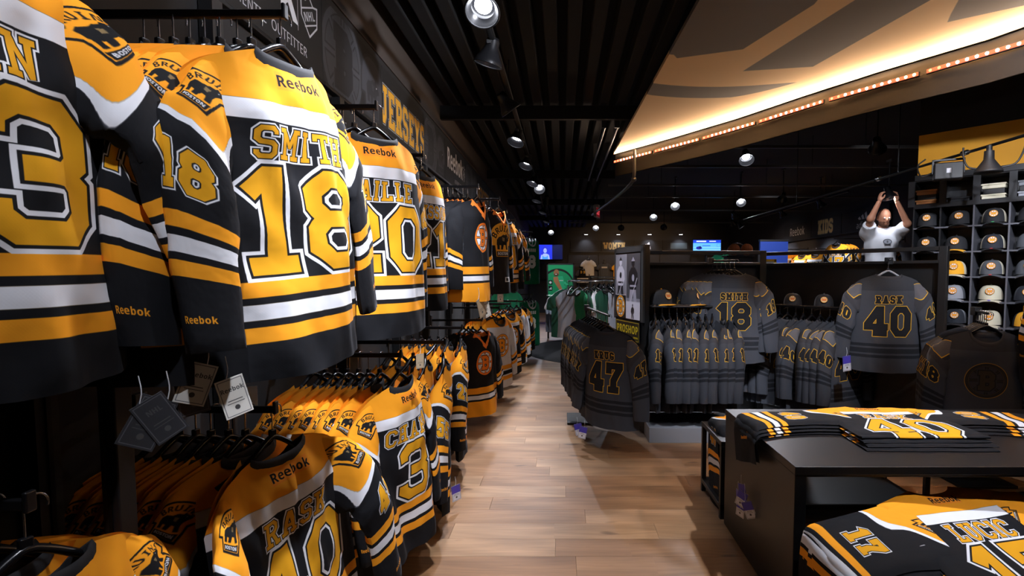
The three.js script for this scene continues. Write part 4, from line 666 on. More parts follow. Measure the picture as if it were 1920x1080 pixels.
// hockey poster and shop sign on the end panel
const posterFace = (w, h, draw) => new THREE.MeshStandardMaterial({ roughness: 0.35, map: canvasTex(w, h, draw) });
function player(x, cx, cy, s, light, dark) {   // a plain skater with a stick
  ell(x, cx, cy - 0.4 * s, 0.1 * s, 0.12 * s, light); poly(x, [[cx - 0.12 * s, cy - 0.44 * s], [cx, cy - 0.55 * s], [cx + 0.12 * s, cy - 0.44 * s]], dark);
  poly(x, [[cx - 0.12 * s, cy - 0.28 * s], [cx + 0.12 * s, cy - 0.28 * s], [cx + 0.28 * s, cy - 0.15 * s], [cx + 0.32 * s, cy + 0.1 * s], [cx + 0.18 * s, cy + 0.28 * s], [cx - 0.2 * s, cy + 0.28 * s], [cx - 0.32 * s, cy + 0.1 * s], [cx - 0.28 * s, cy - 0.15 * s]], light);
  x.fillStyle = dark; x.fillRect(cx - 0.2 * s, cy + 0.16 * s, 0.4 * s, 0.05 * s); ell(x, cx, cy - 0.02 * s, 0.08 * s, 0.09 * s, dark);
  poly(x, [[cx - 0.2 * s, cy + 0.28 * s], [cx + 0.18 * s, cy + 0.28 * s], [cx + 0.24 * s, cy + 0.6 * s], [cx + 0.06 * s, cy + 0.62 * s], [cx, cy + 0.36 * s], [cx - 0.08 * s, cy + 0.62 * s], [cx - 0.26 * s, cy + 0.6 * s]], dark);
  x.strokeStyle = '#c9c4cf'; x.lineWidth = 0.03 * s; x.beginPath(); x.moveTo(cx + 0.26 * s, cy - 0.02 * s); x.lineTo(cx - 0.2 * s, cy + 0.62 * s); x.stroke();
}
const hockey = posterFace(512, 512, (x) => {
  x.fillStyle = '#8d8b95'; x.fillRect(0, 0, 512, 512); x.save(); x.scale(512, 512);
  x.fillStyle = '#514f54'; x.fillRect(0.46, 0, 0.54, 0.68); for (let i = 0; i < 60; i++) { x.fillStyle = rnd() < 0.5 ? '#5d5a6088' : '#3e3d4288'; x.fillRect(0.46 + rnd() * 0.5, rnd() * 0.3, 0.01, 0.3 * rnd()); }
  player(x, 0.22, 0.34, 0.55, '#cfcbd8', '#2c2b30'); player(x, 0.73, 0.38, 0.6, '#232327', '#a8a3b2');
  x.fillStyle = '#d8d4e0'; x.fillRect(0.46, 0.74, 0.54, 0.26); player(x, 0.72, 0.87, 0.2, '#2c2b30', '#2c2b30');
  x.fillStyle = '#222'; x.fillRect(0, 0.64, 0.46, 0.36); spokedB(x, 0.22, 0.82, 0.18, { sx: 1.1 });
  x.fillStyle = '#d9d6e0'; x.fillRect(0.452, 0, 0.01, 1); x.fillRect(0, 0.635, 0.46, 0.008); x.fillRect(0.46, 0.73, 0.54, 0.008); x.restore();
});
const proshop = posterFace(512, 192, (x) => { x.fillStyle = '#1b1b18'; x.fillRect(0, 0, 512, 192); x.strokeStyle = '#b9a21c'; x.lineWidth = 6; x.strokeRect(12, 12, 488, 168); x.fillStyle = '#d3b91c'; x.font = 'bold 104px sans-serif'; x.textAlign = 'center'; x.fillText('PROSHOP', 256, 118, 460); for (let k = 0; k < 5; k++) x.fillRect(392 + k * 19, 142, 13, 16); });
{
  const a = -1.264, t = thing('poster_stand', 'tall black panel that carries the hockey poster and the pro shop sign', 'panel', [0.66, 0, 5.3], a);
  mesh('board', rbox(0.68, 1.78, 0.05, 0.004, 0, 0.89, -0.03), unitMat, t); mesh('frame', merge(box(0.68, 0.05, 0.02, 0, 1.745, 0.005), box(0.04, 0.7, 0.02, -0.32, 1.4, 0.005), box(0.05, 0.7, 0.02, 0.315, 1.4, 0.005)), std(0x3a3d40, 0.4), t);
  const pnl = (n, lab, w, h, x, y, mat) => { const q = thing(n, lab, 'poster', [0.66 + Math.cos(a) * x + Math.sin(a) * 0.012, y, 5.3 + Math.sin(a) * x - Math.cos(a) * 0.012], a); mesh('sheet', box(w, h, 0.008), [M.black, M.black, M.black, M.black, mat, M.black], q); return q; };
  pnl('hockey_poster', 'black and white hockey poster with a round gold B emblem', 0.58, 0.64, -0.01, 1.385, hockey); tag(pnl('shop_sign', 'small black sign with yellow pro shop lettering under the hockey poster', 0.56, 0.2, -0.01, 0.945, proshop), 'small black sign with yellow pro shop lettering under the hockey poster', 'sign');
}

// ---------- cap wall ----------
{
  const a = -0.838, U = (u, y, out) => [3.06 + 0.668 * u + Math.sin(a) * out, y, 4.74 - 0.743 * u - Math.cos(a) * out];
  const t = thing('cap_cabinet', 'black pigeonhole cap wall with thin shelves at the right edge', 'cabinet', [3.06, 0, 4.74], a), L = 1.5, u0 = 0.03, ys = [0.03, 0.24, 0.45, 0.66, 0.865, 1.07, 1.275, 1.48, 1.69, 1.9, 2.09, 2.31];
  const wood = std(0x16171a, 0.4), edge = std(0x54555c, 0.4);
  mesh('back_panel', box(L, 2.31, 0.02, u0 + L / 2, 1.155, -0.25), wood, t);
  for (const y of ys) mesh('shelf', merge(box(L, 0.012, 0.25, u0 + L / 2, y, -0.122)), y > 2 ? wood : edge, t);
  for (let k = 0; k < 7; k++) mesh('divider', box(0.012, 2.28, 0.25, k ? k * 0.229 - 0.003 : u0, 1.17, -0.124), k > 1 ? edge : wood, t);
  mesh('top_rail', rbox(L, 0.05, 0.27, 0.004, u0 + L / 2, 2.335, -0.12), wood, t); mesh('lower_rail', rbox(L, 0.04, 0.02, 0.004, u0 + L / 2, 2.09, 0.0), wood, t);
  for (let k = 0; k < 7; k++) mesh('stile', box(0.05, 0.22, 0.02, k * 0.229 + 0.01, 2.2, 0.002), wood, t);
  const sg = thing('mustard_board', 'plain mustard yellow board above the cap wall', 'panel', U(0.75, 2.53, -0.1), a); mesh('board', box(1.45, 0.38, 0.03), std(0xd9981c, 0.7), sg); mesh('edge_strip', box(1.45, 0.015, 0.035, 0, -0.195, 0), M.black, sg); mesh('upper_board', box(1.45, 0.82, 0.03, 0, 0.6, -0.01), W.black, sg);
  const rows = { top: 1.9, second: 1.69, third: 1.48, fourth: 1.275, fifth: 1.07, sixth: 0.865 }, cols = ['first', 'second', 'third', 'fourth'];
  const put = (col, row, o) => { const [x, y, d] = U(0.115 + 0.229 * col + (o.dx ?? 0), rows[row] + 0.024, -0.1); cap(`${o.say}, ${row} row and ${cols[col]} column of the cap wall`, [x, y, d], a + 0.1 + (o.turn ?? 0), o); };
  put(0, 'top', { say: 'black cap', sticker: null }); put(1, 'top', { say: 'black cap with small round badge', sticker: null }); put(2, 'top', { say: 'cream-backed cap with green sticker', rest: 'cream', sticker: 'greenSticker' }); put(3, 'top', { say: 'black cap with reddish sticker', sticker: 'red' });
  put(0, 'second', { say: 'dark cap with red sticker', rest: 'grey', sticker: 'red' }); put(1, 'second', { say: 'black cap with gold brim', brim: 'gold', sticker: null, dx: -0.02 }); put(2, 'second', { say: 'cream and dark cap with red sticker', rest: 'cream', front: 'navy', sticker: 'red' }); put(3, 'second', { say: 'grey cap with blue sticker', front: 'grey', rest: 'grey', brim: 'grey' });
  put(1, 'third', { say: 'gold and white cap', front: 'gold', rest: 'cream', brim: 'cream', sticker: null, dx: -0.02 }); put(2, 'third', { say: 'dark cap with cream mesh back', rest: 'cream', front: 'grey', brim: 'grey', sticker: 'red' }); put(3, 'third', { say: 'slate grey cap', front: 'grey', rest: 'grey', brim: 'grey' });
  put(1, 'fourth', { say: 'pale grey cap', front: 'silver', rest: 'grey', brim: 'silver', sticker: null, dx: -0.02 }); put(2, 'fourth', { say: 'cream cap with purple sticker', front: 'cream', rest: 'cream', brim: 'cream' }); put(3, 'fourth', { say: 'dark blue-grey cap', front: 'navy', rest: 'grey', brim: 'navy' });
  put(1, 'fifth', { say: 'dark cap', front: 'navy', rest: 'silver', sticker: null }); put(2, 'fifth', { say: 'white-topped cap', front: 'cream', rest: 'cream', brim: 'cream', sticker: null }); put(3, 'fifth', { say: 'navy cap with gold front', front: 'gold', rest: 'navy', brim: 'navy' });
  put(1, 'sixth', { say: 'grey cap with purple sticker', front: 'grey', rest: 'grey', brim: 'grey' });
  const stackG = [rbox(0.15, 0.03, 0.16, 0.008), rbox(0.16, 0.014, 0.17, 0.004, 0, 0.02, 0)];
  [[0, 'sand', 2], [2, 'cream', 2], [3, 'silver', 2], [1, 'black', 1]].forEach(([c, m, n]) => { for (let k = 0; k < n; k++) { const b = thing('cap_box', `flat ${{ sand: 'tan', cream: 'white', silver: 'grey', black: 'black' }[m]} cap box, ${k ? 'upper' : 'lower'} one in the ${cols[c]} top pigeonhole`, 'box', U(0.115 + 0.229 * c, 2.12 + 0.085 * k, -0.09), a); mesh('box_base', stackG[0], CM[m], b); mesh('lid', stackG[1], CM[m], b); if (k) mesh('lift', rbox(0.14, 0.04, 0.14, 0.004, 0, -0.035, 0), M.black, b); } });
  // flood lamps on the pipe
  const f = thing('flood_lamp', 'square black flood lamp hanging in front of the yellow board', 'lamp', [3.03, 2.31, 4.25], -0.5); mesh('housing', rbox(0.19, 0.13, 0.1, 0.01), M.black, f); mesh('label_plate', box(0.03, 0.035, 0.003, 0.0, 0.0, 0.051), M.white, f); mesh('bracket', merge(box(0.012, 0.11, 0.03, -0.1, 0.04, 0), box(0.012, 0.11, 0.03, 0.1, 0.04, 0), box(0.21, 0.012, 0.03, 0, 0.09, 0)), M.steel, f); mesh('cable', tube([[-0.1, 0.0, -0.03], [-0.17, -0.02, -0.03], [-0.2, 0.06, 0], [-0.15, 0.11, 0]], 0.006), M.black, f);
  const g = thing('flood_lamp', 'black bell-shaped lamp with a looping cable in front of the yellow board', 'lamp', [3.04, 2.3, 3.86], -0.5); mesh('shade', new THREE.LatheGeometry([[0.03, 0.08], [0.032, 0.02], [0.085, -0.06], [0.085, -0.075], [0.07, -0.07], [0.0, -0.02]].map((p) => new THREE.Vector2(...p)), 24), M.black, g); mesh('stem', bar([0, 0.06, 0], [0, 0.12, 0], 0.018), M.black, g); mesh('cable', tube([[0.07, -0.04, 0], [0.15, -0.02, 0], [0.19, 0.06, 0], [0.2, 0.12, 0]], 0.006), M.black, g); mesh('cable', tube([[-0.07, -0.04, 0], [-0.12, -0.02, 0], [-0.15, 0.07, 0], [-0.15, 0.12, 0]], 0.006), M.black, g);
}

// ---------- far end of the shop ----------
const screenOf = (w, h, draw, k) => { const t = canvasTex(w, h, draw); return new THREE.MeshStandardMaterial({ color: 0x050505, roughness: 0.2, emissiveMap: t, emissive: 0xffffff, emissiveIntensity: k }); };
function person2d(x, cx, cy, s, skin, hair, top) { poly(x, [[cx - 0.5 * s, cy + 0.95 * s], [cx - 0.4 * s, cy + 0.45 * s], [cx - 0.13 * s, cy + 0.32 * s], [cx + 0.13 * s, cy + 0.32 * s], [cx + 0.4 * s, cy + 0.45 * s], [cx + 0.5 * s, cy + 0.95 * s]], skin); ell(x, cx, cy - 0.04 * s, 0.26 * s, 0.34 * s, hair); poly(x, [[cx - 0.28 * s, cy], [cx - 0.36 * s, cy + 0.5 * s], [cx - 0.2 * s, cy + 0.4 * s]], hair); ell(x, cx, cy + 0.03 * s, 0.17 * s, 0.24 * s, skin); poly(x, [[cx - 0.3 * s, cy + 0.95 * s], [cx - 0.27 * s, cy + 0.5 * s], [cx - 0.12 * s, cy + 0.66 * s], [cx + 0.12 * s, cy + 0.66 * s], [cx + 0.27 * s, cy + 0.5 * s], [cx + 0.3 * s, cy + 0.95 * s]], top); for (const e of [-0.07, 0.07]) ell(x, cx + e * s, cy, 0.03 * s, 0.016 * s, '#102'); x.fillStyle = '#223a'; x.fillRect(cx - 0.05 * s, cy + 0.14 * s, 0.1 * s, 0.018 * s); }
function tv(lab, x, y, d, w, h, draw, col, turn = 0) {
  const t = thing('television', lab, 'screen', [x, y, d], turn); mesh('casing', rbox(w + 0.05, h + 0.05, 0.06, 0.01), M.gloss, t);
  const s = mesh('screen', new THREE.PlaneGeometry(w, h).translate(0, 0, 0.0315), screenOf(512, 288, draw, 1.6), t);
  const L = new THREE.RectAreaLight(col, 1.2, w, h); L.position.z = 0.05; L.rotation.y = Math.PI; L.name = 'screen_light'; t.add(L); return t;
}
tv('wall screen with a blue-tinted woman at the end of the aisle', -0.5, 2.38, 20.88, 0.98, 0.56, (x, w, h) => { x.fillStyle = '#0a0f3c'; x.fillRect(0, 0, w, h); const g = '#2230c8'; x.fillStyle = g; x.fillRect(0, 0, 305, h); person2d(x, 160, 110, 200, '#8fa0ff', '#2a2fb4', '#3f86f0'); }, 0x4a5cff);
tv('bright blue screen showing an ice rink above the black shelf unit', 3.76, 2.22, 14, 0.72, 0.36, (x, w, h) => { x.fillStyle = '#5aa8ff'; x.fillRect(0, 0, w, h); x.fillStyle = '#1a3cc8'; x.fillRect(0, 0, w, 62); x.fillStyle = '#a8dcff'; for (const y of [150, 200]) x.fillRect(0, y, w, 5); ell(x, 110, 165, 56, 34, '#16208c'); ell(x, 130, 150, 20, 26, '#0b1050'); x.fillStyle = '#e8f4ff'; x.fillRect(60, 16, 180, 22); x.fillRect(300, 18, 120, 16); x.fillStyle = '#2a50d8'; x.fillRect(170, 110, 150, 16); x.strokeStyle = '#2a50d8'; x.lineWidth = 4; x.strokeRect(440, 80, 60, 60); }, 0x6aa4ff);
{ const t = thing('screen_stand', 'dark pole behind the shelf unit that carries the bright blue screen', 'stand', [3.76, 0, 14.05]); mesh('pole', bar([0, 0.02, 0], [0, 2.2, 0], 0.035), M.black, t); mesh('foot', rbox(0.6, 0.03, 0.4, 0.01, 0, 0.015, 0), M.black, t); }
// women sign band on the back wall
const smallSign = (draw) => signFace(512, 128, (x, w, h) => { x.fillStyle = '#26272b'; x.fillRect(0, 0, w, h); draw(x, w, h); });
function backSign(x0, x1, draw, lab) { const t = thing('signboard', lab, 'sign', [(x0 + x1) / 2, 2.62, 20.96]); mesh('board', box(x1 - x0 - 0.02, 0.44, 0.05), [W.back, W.back, W.back, W.back, smallSign(draw), W.back], t); mesh('edge_rail', box(x1 - x0, 0.03, 0.07, 0, -0.235, 0.01), M.black, t); const l = new THREE.SpotLight(COOL, 2.2, 0, 0.8, 0.7, 2); l.position.set(0, 0.42, 0.3); l.target.position.set(0, -0.3, 0); l.castShadow = true; l.name = 'sign_lamp'; t.add(l, l.target); mesh('sign_lamp', rbox(0.16, 0.03, 0.05, 0.008, 0, 0.44, 0.3), M.black, t); mesh('lamp_lens', box(0.12, 0.004, 0.04, 0, 0.423, 0.3), coolLens, t); mesh('lamp_arm', bar([0, 0.44, 0], [0, 0.44, 0.3], 0.008), M.black, t); }
backSign(0.3, 1.5, (x) => {}, 'plain dark sign panel left of the women lettering on the back wall');
backSign(1.5, 2.8, (x) => blockText(x, 'WOMEN', 200, 26, 78, 17, [[8, '#5c5b56'], [0, '#b9a06a']], 6, 1.0), 'sign panel with block lettering for the women section on the back wall');
backSign(2.8, 3.9, (x) => { for (let k = 0; k < 3; k++) poly(x, [[150 + k * 55, 100], [150 + k * 55 + 42, 100], [150 + k * 55 + 10 - 20 * (2 - k) * 0.2, 100 - (38 + k * 22)], [150 + k * 55 - 30, 100 - (38 + k * 22) + 22]], '#c9ccd4'); }, 'sign panel with pale three-stripe mark on the back wall');
backSign(3.9, 5.2, (x) => { x.fillStyle = '#56636a'; x.fillRect(120, 30, 260, 66); }, 'sign panel with a plain pale grey bar on the back wall');
for (const [k, x] of [0.2, 1.4, 2.6, 3.8].entries()) { const t = thing('wall_lining', `dark wall panel with rail behind the far shirts, ${ORD[k]} from the left`, 'wall panel', [x + 0.6, 1.55, 20.97]); mesh('board', box(1.17, 1.6, 0.03), W.back, t); mesh('rail', box(1.17, 0.04, 0.05, 0, 0.25, 0.03), M.black, t); }
// shirts hung flat on the back wall
const teeMat = (c, draw) => (draw ? cloth(bodyTex(256, (x) => { x.fillStyle = c; x.fillRect(-1, -1, 3, 3); draw(x); })) : std(c, 0.85, { side: 2 }));
const TEE = { grey: teeMat('#3c3e46'), white: teeMat('#cfd1d6'), slate: teeMat('#4c525e', (x) => { x.fillStyle = '#c5c9d2'; x.fillRect(-0.13, 0.2, 0.26, 0.07); }), gold: teeMat('#e5a41d'), green: teeMat('#0e7a50'), dgreen: teeMat('#0a4634'), mint: teeMat('#2fb98a'), blackS: teeMat('#17181b', (x) => { stripes(x, [[0.45, 0.5, WHITE], [0.54, 0.58, WHITE], [0.62, 0.66, WHITE]]); blockText(x, 'BB', 0, 0.12, 0.12, 0.03, [[0, '#caa14a']], 0.05); }), lgrey: teeMat('#9fa6b2'), black: teeMat('#16171a') };
function tee(m, lab, pos, turn = 0, group, s = 1, geo = G.tee[0], cat = 'shirt') { const t = makeJersey(geo, { a: TEE[m], b: TEE[m].map ? TEE.black : TEE[m], sleeve: TEE[m].map ? TEE.grey : TEE[m], collar: M.black, side: 'front' }, lab, pos, turn, group, 't_shirt', cat); t.scale.setScalar(s); return t; }
[['grey', 'dark grey hooded top on the back wall under the blue screen', -0.75, 1.95], ['white', 'white shirt on the back wall above the striped jersey', 1.0, 2.08], ['blackS', 'black shirt with white stripes on the back wall', 0.78, 1.72], ['slate', 'slate grey shirt with white chest print on the back wall', 1.62, 1.95], ['gold', 'gold shirt on the back wall beside the hockey poster', 2.2, 1.95], ['grey', 'dark shirt left of the green poster on the back wall', -0.3, 1.9]].forEach(([m, lab, x, y]) => { tee(m, lab, [x, y, 20.78], 0, undefined, 0.85); makeHanger('hanger of the ' + lab, [x, y, 20.78], 0); const p = thing('wall_peg', 'wall peg for the ' + lab, 'peg', [x, y + 0.117, 20.95]); mesh('peg', bar([0, 0, 0], [0, 0, 0.2], 0.01), M.black, p); mesh('flange', box(0.05, 0.05, 0.01), M.black, p); });
// basketball poster board with pale shirts
{
  const t = thing('poster_board', 'green basketball poster on a black board beside the aisle', 'poster', [-0.05, 1.36, 12.5]);
  const face = posterFace(384, 512, (x, w, h) => { x.fillStyle = '#1fa567'; x.fillRect(0, 0, w, h); ell(x, 150, 330, 250, 270, '#17211c'); ell(x, 150, 350, 235, 255, '#1c9a60'); for (let k = 0; k < 14; k++) poly(x, [[200 + rnd() * 140, 220 + rnd() * 120], [240 + rnd() * 140, 200 + rnd() * 160], [250 + rnd() * 90, 280 + rnd() * 120]], k % 2 ? '#3cc78a' : '#137a4a'); x.fillStyle = '#e9f2ec'; 
    poly(x, [[150, 190], [225, 180], [250, 260], [260, 420], [190, 470], [160, 330]], '#2fb57c'); poly(x, [[80, 200], [150, 190], [165, 260], [230, 420], [275, 470], [240, 480], [170, 400], [90, 270]], '#b57a52'); ell(x, 128, 130, 42, 56, '#a86f4a'); ell(x, 126, 160, 36, 26, '#5b3a26'); ell(x, 122, 152, 16, 7, '#f0e6dc'); x.fillStyle = '#dfeee6'; x.fillRect(172, 250, 60, 8); x.fillStyle = '#14181a'; x.fillRect(6, 250, 60, 70); x.fillRect(6, 340, 60, 80); ell(x, 36, 285, 20, 20, '#e6eee9'); for (let k = 0; k < 3; k++) poly(x, [[14 + k * 15, 400], [26 + k * 15, 400], [20 + k * 15, 385 - k * 14], [10 + k * 15, 392 - k * 14]], '#e6eee9'); });
  mesh('sheet', box(0.58, 0.74, 0.02), [M.black, M.black, M.black, M.black, face, M.black], t); mesh('frame', merge(box(0.64, 0.03, 0.03, 0, 0.385, 0), box(0.03, 0.8, 0.03, -0.305, 0, 0), box(0.03, 0.8, 0.03, 0.305, 0, 0)), M.black, t);
  mesh('stand', merge(box(0.04, 1.0, 0.04, -0.29, -0.86, -0.03), box(0.04, 1.0, 0.04, 0.29, -0.86, -0.03)), M.black, t); mesh('price_rail', bar([-0.32, -0.34, 0.12], [0.32, -0.34, 0.12], 0.008), M.chrome, t); for (const x of [-0.3, 0.3]) mesh('rail_arm', bar([x, -0.34, 0.12], [x, -0.34, 0], 0.006), M.chrome, t);
  let p = null; for (let k = 0; k < 9; k++) { const pos = [-0.33 + k * 0.07, 0.92 - (k % 2) * 0.01, 12.32], lab = `pale grey shirt hung edge-on under the green poster, ${ORD[k]} from the left`; if (!p) p = tee('lgrey', lab, pos, 1.5, 'pale shirts under the green poster', 1, G.tee[1]); else copy(p, pos, 1.4 + 0.2 * rnd(), lab); }
}
// round rack with green and white tops
{
  const cx = 0.42, d0 = 8.1, R = 0.34, t = thing('round_rack', 'round rack of green and white tops beside the aisle', 'clothes rack', [cx, 0, d0]);
  mesh('ring', new THREE.TorusGeometry(R, 0.011, 8, 40).rotateX(Math.PI / 2).translate(0, 1.405, 0), M.chrome, t); mesh('post', bar([0, 0.03, 0], [0, 1.405, 0], 0.018), M.black, t); for (let k = 0; k < 4; k++) mesh('spoke', bar([0, 1.4, 0], [R * Math.cos(k * 1.571), 1.405, R * Math.sin(k * 1.571)], 0.008), M.chrome, t); mesh('foot', rbox(0.6, 0.03, 0.6, 0.01, 0, 0.016, 0), M.black, t);
  const P = {}, N = 14; let h = null;
  for (let k = 0; k < N; k++) { const a = -2.9 + k * (5.4 / N), m = k < 3 ? 'green' : ['lgrey', 'dgreen', 'white', 'dgreen', 'green'][k % 5], pos = [cx + R * Math.cos(a + 1.57), 1.28, d0 - R * Math.sin(a + 1.57) * 1], lab = `${{ green: 'bright green', lgrey: 'pale grey', dgreen: 'dark green', white: 'white' }[m]} top, ${ORD[k]} going round the round rack from the aisle`, tn = a + 1.57; if (!P[m]) P[m] = tee(m, lab, pos, tn, 'tops on the round rack', 1, G.tee[k % 2]); else copy(P[m], pos, tn, lab); const hl = `hanger ${ORD[k]} going round the round rack`; if (!h) h = makeHanger(hl, pos, tn + 1.57, 'hangers on the round rack'); else copy(h, pos, tn + 1.57, hl); }
  const d = thing('clothes_rack', 'second rack of dark tops behind the round rack', 'clothes rack', [1.0, 0, 10.4]); mesh('rail', bar([-0.45, 1.45, 0], [0.55, 1.45, 0], 0.011), M.chrome, d); for (const x of [-0.45, 0.55]) { mesh('post', bar([x, 0.03, 0], [x, 1.45, 0], 0.014), M.black, d); mesh('foot', rbox(0.06, 0.03, 0.5, 0.01, x, 0.016, 0), M.black, d); }
  let q = null; for (let k = 0; k < 10; k++) { const pos = [0.62 + k * 0.09, 1.33, 10.4], lab = `dark top hung edge-on on the second rack, ${ORD[k]} from the left`; if (!q) q = tee('black', lab, pos, 1.5, 'dark tops on the second rack'); else copy(q, pos, 1.45 + 0.15 * rnd(), lab); }
}
// green tops on the left wall
const tank = cloth(bodyTex(512, (x) => { x.fillStyle = '#0c6b47'; x.fillRect(-1, -1, 3, 3); x.strokeStyle = '#dfe8e2'; x.lineWidth = 0.012; for (const s of [-1, 1]) { x.beginPath(); x.moveTo(s * 0.25, 0); x.lineTo(s * 0.25, 0.9); x.stroke(); } x.fillStyle = '#dfe8e2'; for (let k = 0; k < 4; k++) x.fillRect(-0.085 + k * 0.045, 0.22, 0.034, 0.06); blockText(x, '8', 0, 0.34, 0.24, 0.06, [[0.02, '#0a3d2b'], [0, '#e3ebe6']], 0); }));
const whiteTrim = M.white;
function tankTop(lab, pos, turn, group) { const g = jerseyTank; const t = thing('basketball_vest', lab, 'top', pos, turn, group); mesh('front_panel', g.front, tank, t); mesh('back_panel', g.back, TEE.green, t); mesh('collar', g.collar, whiteTrim, t); return t; }
const jerseyTank = jerseyGeo({ seed: 51, nu: 20, nv: 20, L: 0.82, W: 0.23, ndA: 0.13, ndB: 0.05, D: 0.03, bend: 0.04 });
[['upper', 2.16], ['lower', 1.02]].forEach(([n, y]) => { arm(y + 0.116, 9.8, 0.75, 'black display arm on the left wall that carries the ' + n + ' green basketball tops'); let p = null; for (let k = 0; k < 4; k++) { const pos = [-0.58 - k * 0.055, y, 9.8], lab = `green basketball top with white eight, ${ORD[k]} from the aisle on the ${n} far arm`; if (!p) p = tankTop(lab, pos, 0.75, 'green basketball tops'); else copy(p, pos, 0.75, lab); makeHanger(`hanger of the green basketball top, ${ORD[k]} from the aisle on the ${n} far arm`, pos, 0.75); } });
arm(1.22, 8.95, 0.5, 'short black display arm with mint green shirts'); { let p = null; for (let k = 0; k < 4; k++) { const pos = [-0.83 - k * 0.07, 1.3, 8.95], lab = `mint green shirt, ${ORD[k]} from the aisle behind the white jerseys`; if (!p) p = tee('mint', lab, [pos[0], 1.22, pos[2]], 0.8, 'mint green shirts', 0.6); else copy(p, [pos[0], 1.22, pos[2]], 0.8, lab); } }
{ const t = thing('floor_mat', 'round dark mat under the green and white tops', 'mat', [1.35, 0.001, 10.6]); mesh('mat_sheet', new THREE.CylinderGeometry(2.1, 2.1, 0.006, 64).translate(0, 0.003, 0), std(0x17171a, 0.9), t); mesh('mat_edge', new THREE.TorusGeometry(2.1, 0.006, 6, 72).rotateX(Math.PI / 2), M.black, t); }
// exit sign
{ const t = thing('exit_sign', 'red lit exit sign hanging edge-on from the ceiling', 'sign', [0.667, 2.71, 10.5], 1.28); mesh('housing', rbox(0.34, 0.2, 0.05, 0.008), std(0xb9aca2, 0.6), t); const face = new THREE.MeshStandardMaterial({ color: 0x220505, emissive: 0xffffff, emissiveIntensity: 0.9, emissiveMap: canvasTex(256, 144, (x) => { x.fillStyle = '#5a0a10'; x.fillRect(0, 0, 256, 144); x.fillStyle = '#ff5a66'; x.font = 'bold 96px sans-serif'; x.textAlign = 'center'; x.fillText('EXIT', 128, 108); }) }); mesh('face', new THREE.PlaneGeometry(0.3, 0.17).translate(0, 0, 0.0262), face, t); mesh('face', new THREE.PlaneGeometry(0.3, 0.17).rotateY(Math.PI).translate(0, 0, -0.0262), face, t); mesh('canopy', rbox(0.12, 0.05, 0.09, 0.008, 0, 0.125, 0), std(0xb9aca2, 0.6), t); mesh('rod', bar([0, 0.15, 0], [0, 0.8, 0], 0.008), M.black, t); }
// kids wall on the right
function kidsSign(d0, d1, draw, lab) { const t = thing('signboard', lab, 'sign', [6.46, 2.68, (d0 + d1) / 2]); mesh('board', box(0.05, 0.45, d1 - d0 - 0.02), [M.black, smallSign(draw), M.black, M.black, M.black, M.black], t); mesh('edge_rail', box(0.07, 0.03, d1 - d0, -0.01, -0.24, 0), M.black, t); }
kidsSign(13.9, 15.6, (x) => label(x, 'Reebok', 256, 64, 84, '#c9cace', 'normal'), 'sign panel with pale brand lettering, left on the kids wall');
kidsSign(12.4, 13.9, (x) => blockText(x, 'KIDS', 250, 16, 96, 21, [[9, '#6a675c'], [0, '#c9b27c']], 8), 'sign panel with block lettering for the kids section');
kidsSign(10.6, 12.4, (x) => { label(x, 'adidas', 256, 96, 54, '#c9cace', 'normal'); for (let k = 0; k < 3; k++) poly(x, [[205 + k * 36, 62], [232 + k * 36, 62], [214 + k * 36, 42 - k * 12], [194 + k * 36, 52 - k * 12]], '#c9cace'); }, 'sign panel with pale three-stripe mark behind the man');
[[15.3, 2.02, 'far left'], [14.2, 2.05, 'second from the left'], [13.2, 1.98, 'third from the left'], [12.5, 1.98, 'fourth from the left'], [11.55, 2.16, 'left of the man'], [10.2, 2.05, 'right of the man']].forEach(([d, y, w], k) => {
  const t = thing('display_rail', `black arm on the kids wall for the jerseys ${w}`, 'display arm', [6.5, y + 0.117, d]); mesh('bar', bar([0, 0, 0], [-0.66, 0, 0], 0.012), M.black, t); mesh('bracket', box(0.02, 0.1, 0.05), M.black, t);
  makeJersey(G.round[0], { a: HOME[[21, 20, 18, 3, 17, 40][k]].a, b: hf, sleeve: HOME[[21, 20, 18, 3, 17, 40][k]].sleeve }, `gold-yoked child jersey on the kids wall, ${w}`, [5.9, y, d], -1.0); makeHanger(`hanger of the child jersey on the kids wall, ${w}`, [5.9, y, d], -1.0);
  let p = null; for (let q = 0; q < 3; q++) { const lab = `child jersey ${ORD[q]} behind the one ${w} on the kids wall`, pos = [5.98 + 0.07 * q, y, d + 0.06]; if (!p) p = makeJersey(G.stack[0], homeStack(4), lab, pos, -0.9, 'child jerseys ' + w); else copy(p, pos, -0.9, lab); }
});
